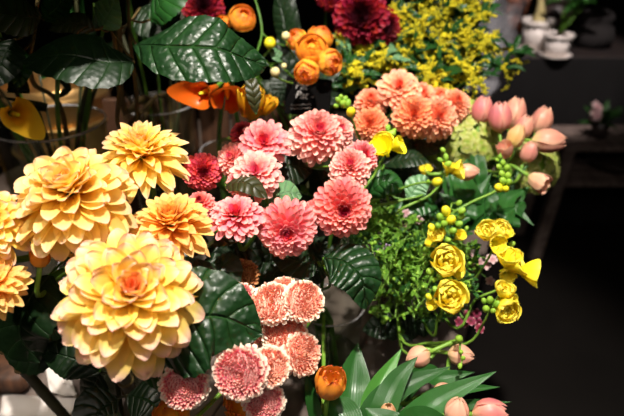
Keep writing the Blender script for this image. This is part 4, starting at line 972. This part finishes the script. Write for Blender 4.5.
# ================================================================ setting
def struct(name, mb, mat):
    o = mb.obj(name, M[mat], None, smooth=False, origin=V((0, 0, 0))); o['kind'] = 'structure'; return o
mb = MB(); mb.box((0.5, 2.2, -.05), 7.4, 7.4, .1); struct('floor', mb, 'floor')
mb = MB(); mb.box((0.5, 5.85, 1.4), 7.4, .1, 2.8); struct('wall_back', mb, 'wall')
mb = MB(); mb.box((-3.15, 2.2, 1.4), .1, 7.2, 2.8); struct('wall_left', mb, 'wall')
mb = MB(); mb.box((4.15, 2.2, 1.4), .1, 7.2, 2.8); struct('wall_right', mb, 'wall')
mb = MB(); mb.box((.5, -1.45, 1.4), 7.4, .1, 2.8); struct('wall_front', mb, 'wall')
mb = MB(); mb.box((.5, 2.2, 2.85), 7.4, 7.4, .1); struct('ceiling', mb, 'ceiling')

# display table: boards along its length, right edge running away to the right
dv = V((.364, .931, 0)).normalized(); lv_ = V((-dv.y, dv.x, 0))
e0 = V((.252, .79, 0)); rotz = Matrix((dv, lv_, V((0, 0, 1)))).transposed()
tc = e0 + dv * .30 + lv_ * .70
o = thing('display_table', 'grey painted plank table carrying all the flower vases', 'table', (tc.x, tc.y, 0))
for k in range(8):
    mb = MB(); mb.box(tc + lv_ * (-.6125 + .175 * k) + V((0, 0, Tz - .0125)), 1.9, .173, .025, rotz, .002); mb.obj('board', M['table'], o, smooth=False)
for sx in (-1, 1):
    for sy in (-1, 1):
        mb = MB(); mb.box(tc + dv * sx * .86 + lv_ * sy * .62 + V((0, 0, (Tz - .025) / 2)), .06, .06, Tz - .025, rotz); mb.obj('leg', M['table'], o, smooth=False)
for sy in (-1, 1):
    mb = MB(); mb.box(tc + lv_ * sy * .62 + V((0, 0, Tz - .065)), 1.66, .025, .08, rotz); mb.obj('apron', M['table'], o, smooth=False)

# weathered crate and brass bucket behind the left vases
o = thing('wooden_crate', 'weathered brown wooden crate standing behind the tall glass vase', 'crate', (-.32, 1.45, Tz))
for k in range(8):
    mb = MB(); mb.box((-.53 + k * .075, 1.35, Tz + .161), .068, .016, .32, None, .003); mb.obj('board', M['crate'], o, smooth=False)
for zz in (.03, .29):
    mb = MB(); mb.box((-.27, 1.362, Tz + zz), .6, .008, .05, None, .002); mb.obj('rail', M['darkwood'], o, smooth=False)
for xx_ in (-.56, .02):
    mb = MB(); mb.box((xx_, 1.44, Tz + .161), .016, .14, .32, None, .003); mb.obj('side_board', M['crate'], o, smooth=False)
bx = P(58, 98, 1.42)
o = thing('brass_bucket', 'warm brass bucket glowing behind the stalks at the left', 'bucket', (bx.x, bx.y, Tz + .0005)); mb = MB(); h = bx.z - Tz + .05
mb.lathe([(.001, 0), (.085, 0), (.10, h * .25), (.115, h * .5), (.12, h - .04), (.126, h - .035), (.126, h - .025), (.12, h - .02), (.128, h), (.125, h), (.117, h - .02), (.09, .01), (.001, .01)], 40, V((bx.x, bx.y, Tz + .0005))); mb.obj('bucket_body', M['brass'], o)
for zz in (.55, .75):
    mb = MB(); a = [V((bx.x + .122 * math.cos(t / 20 * 2 * PI), bx.y + .122 * math.sin(t / 20 * 2 * PI), Tz + h * zz)) for t in range(21)]; mb.tube(a, .004, 8, caps=False); mb.obj('hoop', M['brass'], o)
# white paper and a dark crate at the lower left of the table
def sheet(label, pts, lift, name='wrapping_paper', mat='paper', rip=.004):
    mb = MB(); a, b, c_, d_ = pts; ph = U(0, 6)
    def fn(u, s):
        s = (s + 1) / 2; p = a.lerp(b, u).lerp(d_.lerp(c_, u), s); return V((p.x, p.y, p.z + lift + rip * (math.sin(u * 7 + s * 4 + ph) + 1) * (.5 + .5 * math.sin(s * 9)) + .0005))
    mb.grid(fn, 14, 14)
    ob = mb.obj(name, M[mat], None, origin=V((a.x, a.y, Tz))); so = ob.modifiers.new('thick', 'SOLIDIFY'); so.thickness = .0006
    tag(ob, label, 'paper'); return ob
sheet('crumpled white paper on the table in the bottom left corner', [onT(-4, 432), onT(70, 432), onT(78, 396), onT(4, 398)], .001)
sheet('folded sheet of white paper behind the slanting dark stem, bottom left', [onT(52, 400), onT(78, 404), onT(70, 374), onT(46, 368)], .014)
b0 = onT(20, 384)
o = thing('bark_block', 'rough brown bark block at the bottom left edge', 'wood block', (b0.x, b0.y, Tz)); mb = MB(); mb.box((b0.x - .03, b0.y + .02, Tz + .021), .11, .10, .04, None, .008); ob = mb.obj('block', M['crate'], o)

# ================================================================ background right
def place(px, py, d): return P(px, py, d)
# far bench with pots
c = P(560, 50, 2.75); bz = c.z
o = thing('plant_bench', 'dark cloth-covered bench with white pots on it, at the top right', 'table', (c.x + .1, c.y + .1, 0))
mb = MB(); mb.box((c.x + .12, c.y + .14, bz - .015), 1.0, .55, .03); mb.obj('bench_top', M['darkwood'], o, smooth=False)
mb = MB()
def fn(u, s):
    a = s; X = c.x + .12 + a * .51; return V((X, c.y - .145 + .012 * math.sin(a * 26) * u, bz - .002 - u * (bz - .02)))
mb.grid(fn, 8, 60); mb.obj('bench_cloth', M['cloth'], o)
for sx in (-.45, .45):
    for sy in (-.2, .2):
        mb = MB(); mb.box((c.x + .12 + sx, c.y + .14 + sy, bz / 2 - .015), .04, .04, bz - .03); mb.obj('leg', M['darkwood'], o, smooth=False)
def pot(label, x, y, r, h, mat='whitepot', saucer=True, z=None, fill='soil'):
    z = bz + .0005 if z is None else z
    o = thing('plant_pot', label, 'pot', (x, y, z), 'pots on the far bench'); mb = MB()
    mb.lathe([(.001, .004), (r * .68, .004), (r * .9, h * .8), (r * .9, h * .8), (r, h * .82), (r * 1.02, h), (r * .92, h), (r * .88, h * .9), (.001, h * .9)], 32, V((x, y, z))); mb.obj('pot_body', M[mat], o)
    mb = MB(); mb.lathe([(.001, h * .905), (r * .86, h * .905), (r * .5, h * .93), (.001, h * .94)], 24, V((x, y, z))); mb.obj('soil', M[fill], o)
    if saucer: mb = MB(); mb.lathe([(.001, 0), (r * .9, 0), (r * 1.1, .012), (r * 1.05, .012), (r * .8, .003), (.001, .003)], 32, V((x, y, z))); mb.obj('saucer', M[mat], o)
    return o
p1 = P(537, 32, 2.72); p2 = P(557, 46, 2.62); p3 = P(560, 18, 3.0)
pot('white pot with a swollen pale trunk growing from it, larger of the two white pots', p1.x, p1.y, .072, .135)
pot('smaller tapered white pot on a saucer at the bench front', p2.x, p2.y, .062, .10)
pot('dark stone pot behind the white pots', p3.x, p3.y + .06, .10, .19, 'bowl', False)
pot('terracotta pot at the back left of the bench', P(524, 20, 2.95).x - .0, p3.y + .08, .06, .17, 'terracotta', False)
# caudex plant and leafy plant
zt_ = bz + .13
path = spline([V((p1.x, p1.y, zt_ - .004)), V((p1.x, p1.y, zt_ + .04)), V((p1.x - .005, p1.y, zt_ + .11)), V((p1.x + .03, p1.y, zt_ + .20)), V((p1.x + .02, p1.y, zt_ + .3))], 16)
o = thing('caudex_plant', 'small plant with bulging pale trunk in the larger white pot', 'plant', path[0]); mb = MB(); mb.tube(path, [lerp(.034, .008, min(1, (i / 9) ** .7)) for i in range(17)], 12); mb.obj('trunk', M['trunk'], o)
lf = MB()
for k in range(18):
    q = path[16 - k % 2]; dr = V((U(-1, 1), U(-1, 1), U(-.2, 1))).normalized(); blade(lf, [q, q + dr * .05, q + dr * .1 - V((0, 0, .02))], .02, V((0, -.5, 1)).normalized(), nu=6, nv=4)
lf.obj('leaves', M['leafmid'], o)
def leafyplant(label, base, n, L, spread, mat, rise=.16, W=.026, lean=V((0, 0, 0))):
    o = thing('potted_foliage', label, 'plant', base); st = MB(); lf = MB()
    for k in range(n):
        a = U(0, 6.28); e = U(.2, 1) * spread; t = base + V((e * math.cos(a), e * math.sin(a), rise * U(.5, 1.2))) + lean; path = spline([base, base.lerp(t, .5) + V((0, 0, .04)), t], 6); st.tube(path, .002, 5)
        for j in range(5):
            q = path[2 + j]; dr = V((U(-1, 1), U(-1, .6), U(-.3, .8))).normalized(); blade(lf, [q, q + dr * L * .5 + V((0, 0, .01)), q + dr * L], W, (V((U(-.4, .4), -.6, 1))).normalized(), nu=6, nv=4)
    st.obj('stems', M['stem'], o); lf.obj('leaves', M[mat], o)
leafyplant('arching green plant with narrow leaves in the smaller white pot', V((p2.x, p2.y, bz + .095)), 18, .09, .13, 'leaffilldark', .22, lean=V((.13, .05, .08)))
pz = P(596, 165, 2.6)
# wooden stand low at right
st_ = P(600, 196, 2.62); sx0, sy0 = st_.x, st_.y
o = thing('wooden_stand', 'low dark wooden stand with slanted legs on the floor at the right', 'stand', (sx0 + .12, sy0 + .15, 0))
zt2 = P(590, 118, 2.85).z; zs = P(590, 172, 2.7).z
for dx, dy in ((-.22, 0), (.45, 0), (-.22, .24), (.45, .24)):
    top = V((sx0 + dx + (.04 if dx < 0 else -.04), sy0 + dy, zt2)); bot = V((sx0 + dx - (.02 if dx < 0 else -.02), sy0 + dy - .02, .001)); z_ = (top - bot).normalized(); x_ = V((1, 0, 0)); y_ = z_.cross(x_).normalized(); x_ = y_.cross(z_)
    mb = MB(); mb.box((top + bot) / 2, .045, .045, (top - bot).length, Matrix((x_, y_, z_)).transposed()); mb.obj('leg', M['standwood'], o, smooth=False)
for zz, nm in ((zs, 'shelf'), (zt2, 'top_board')):
    for k in range(3):
        mb = MB(); mb.box((sx0 + .115, sy0 + .03 + k * .09, zz), .66 if nm == 'shelf' else .62, .085, .022); mb.obj(nm, M['standwood'], o, smooth=False)
o = thing('shallow_bowl', 'dark shallow bowl on the shelf of the wooden stand', 'bowl', (sx0 + .10, sy0 + .12, zs + .0115)); mb = MB()
mb.lathe([(.001, 0), (.06, 0), (.065, .006), (.12, .05), (.125, .06), (.118, .058), (.06, .012), (.001, .01)], 36, V((sx0 + .10, sy0 + .12, zs + .0115))); mb.obj('bowl_body', M['bowl'], o)
b = V((sx0 - .02, sy0 + .1, zt2 + .0115)); o = thing('posy_pot', 'small dark pot with pink-white flowers and pale leaves on the wooden stand', 'plant', b); mb = MB()
mb.lathe([(.001, 0), (.03, 0), (.04, .07), (.036, .07), (.001, .06)], 24, b); mb.obj('pot_body', M['bowl'], o); pm = MB(); lf = MB(); b2 = b + V((0, 0, .06))
for k in range(16):
    dr = V((U(-1, 1), U(-1, .4), U(.1, 1))).normalized(); q = b2; blade(lf, [q, q + dr * .05, q + dr * .11], .03, V((0, -.5, 1)).normalized(), nu=6, nv=4)
for k in range(7):
    c0 = b2 + V((U(-.08, -.01), U(-.05, .02), U(.02, .09))); n = face(U(-.5, .5), U(0, .8)); xx = n.orthogonal().normalized(); y3 = n.cross(xx)
    for j in range(5):
        a = j * 2 * PI / 5; dd = xx * math.cos(a) + y3 * math.sin(a); blade(pm, [c0, c0 + dd * .012 + n * .004, c0 + dd * .024], .02, n, nu=4, nv=3, tm=.6, p=.5)
lf.obj('leaves', M['leaffilldark'], o); pm.obj('petals', M['purplepetal'], o)
# slumped dark sack right of the pots
sc_ = P(602, 42, 2.7); mb = MB()
bb = bz + .0005; hh = P(603, 8, 2.75).z - bb
mb.lathe([(.001, 0), (.075, 0), (.10, hh * .15), (.105, hh * .35), (.085, hh * .52), (.06, hh * .6), (.07, hh * .7), (.085, hh * .82), (.07, hh * .94), (.03, hh), (.001, hh * 1.01)], 32, V((sc_.x, sc_.y + .12, bb)))
for i, p in enumerate(mb.v):
    k = noise.noise(p * 14) * .022; p.x += k; p.y += noise.noise(p * 11 + V((5, 1, 2))) * .018; p.z = max(bb, p.z + (noise.noise(p * 12 + V((2, 7, 1))) * .012 if p.z > bb + .02 else 0))
ob = mb.obj('cloth_sack', M['sack'], None, origin=V((sc_.x, sc_.y + .12, bb))); tag(ob, 'slumped dark grey cloth sack beside the pots at the top right', 'sack')

# clear plastic wrap standing around the goldenrod
mb = MB(); pa = P(512, -20, 1.42); pb = P(476, 110, 1.42)
def fn(u, s):
    c_ = pb.lerp(pa, u); w = lerp(.035, .075, u)
    a = s * 1.1; p = c_ + RT * math.sin(a) * w + FW * (-math.cos(a) * .05 + .05)
    return p + V((1, .5, .2)) * (noise.noise(p * 22 + V((0, 0, u * 2))) * .03) + V((.2, 1, 0)) * (noise.noise(p * 40) * .012)
mb.grid(fn, 40, 30); 
wz = V((pb.x, pb.y, Tz))
foot = MB()
def fn2(u, s):
    c_ = V((pb.x - .06, pb.y + .0, Tz + .001)).lerp(pb, u); w = .035; a = s * 1.1; p = c_ + RT * math.sin(a) * w + FW * (-math.cos(a) * .05 + .05) * u
    if u > .99: return fn(0, s)
    p = p.lerp(fn(0, s), u); return V((p.x, p.y, max(p.z, Tz + .001)))
mb.grid(fn2, 14, 30)
ob = mb.obj('plastic_wrap', M['plastic'], None, origin=wz); tag(ob, 'crumpled clear plastic wrap standing at the right of the goldenrod', 'wrapping')

# ================================================================ light
def spot(name, loc, target, power, ang, size, colr, blend=.4, label=None):
    l = bpy.data.lights.new(name, 'SPOT'); l.energy = power; l.spot_size = math.radians(ang); l.spot_blend = blend; l.shadow_soft_size = size; l.color = colr
    o = bpy.data.objects.new(name, l); col.objects.link(o); o.location = loc; o.rotation_mode = 'QUATERNION'; o.rotation_quaternion = (V(target) - V(loc)).to_track_quat('-Z', 'Y'); return o
spot('overhead_spot', (.10, .15, 2.75), (.02, .78, 1.08), 250, 54, .035, (1, .93, .84))
spot('overhead_spot', (-.75, .1, 2.75), (-.25, .7, 1.05), 60, 40, .035, (1, .9, .78))
spot('overhead_spot', (.85, 1.3, 2.75), (1.02, 2.7, .98), 260, 24, .05, (1, .88, .84))  # added spot to brighten the white pots, no lamp known there
spot('overhead_spot', (-.6, 1.9, 2.75), (-.5, 1.45, .8), 26, 45, .05, (1, .75, .5))  # added warm spot to brighten the crate and brass bucket
w = bpy.data.worlds.new('world'); scene.world = w; w.use_nodes = True
w.node_tree.nodes['Background'].inputs[0].default_value = (.5, .45, .42, 1); w.node_tree.nodes['Background'].inputs[1].default_value = .05
a = bpy.data.lights.new('fill_light', 'AREA'); a.energy = 24; a.size = 2.0; a.color = (1, .88, .78); ao = bpy.data.objects.new('fill_light', a); col.objects.link(ao); ao.location = (.3, -.6, 2.75); ao.rotation_euler = (math.radians(15), 0, 0)  # added soft fill from the front, lifting the shade between petals

cam = bpy.data.cameras.new('camera'); co = bpy.data.objects.new('camera', cam); col.objects.link(co); scene.camera = co
cam.sensor_width = 36; cam.lens = 36 * 600 / 624; co.location = CAM; co.rotation_euler = (PI / 2 - PITCH, 0, 0)
cam.clip_start = .02
cam.dof.use_dof = True; cam.dof.focus_distance = .68; cam.dof.aperture_fstop = 4.0
for o in bpy.data.objects:
    if '_o' in o: del o['_o']
vs = scene.view_settings
vs.view_transform = 'Standard'; vs.look = 'None'; vs.gamma = 1; vs.use_curve_mapping = False; vs.exposure = 0.0
scene.cycles.transparent_max_bounces = 64
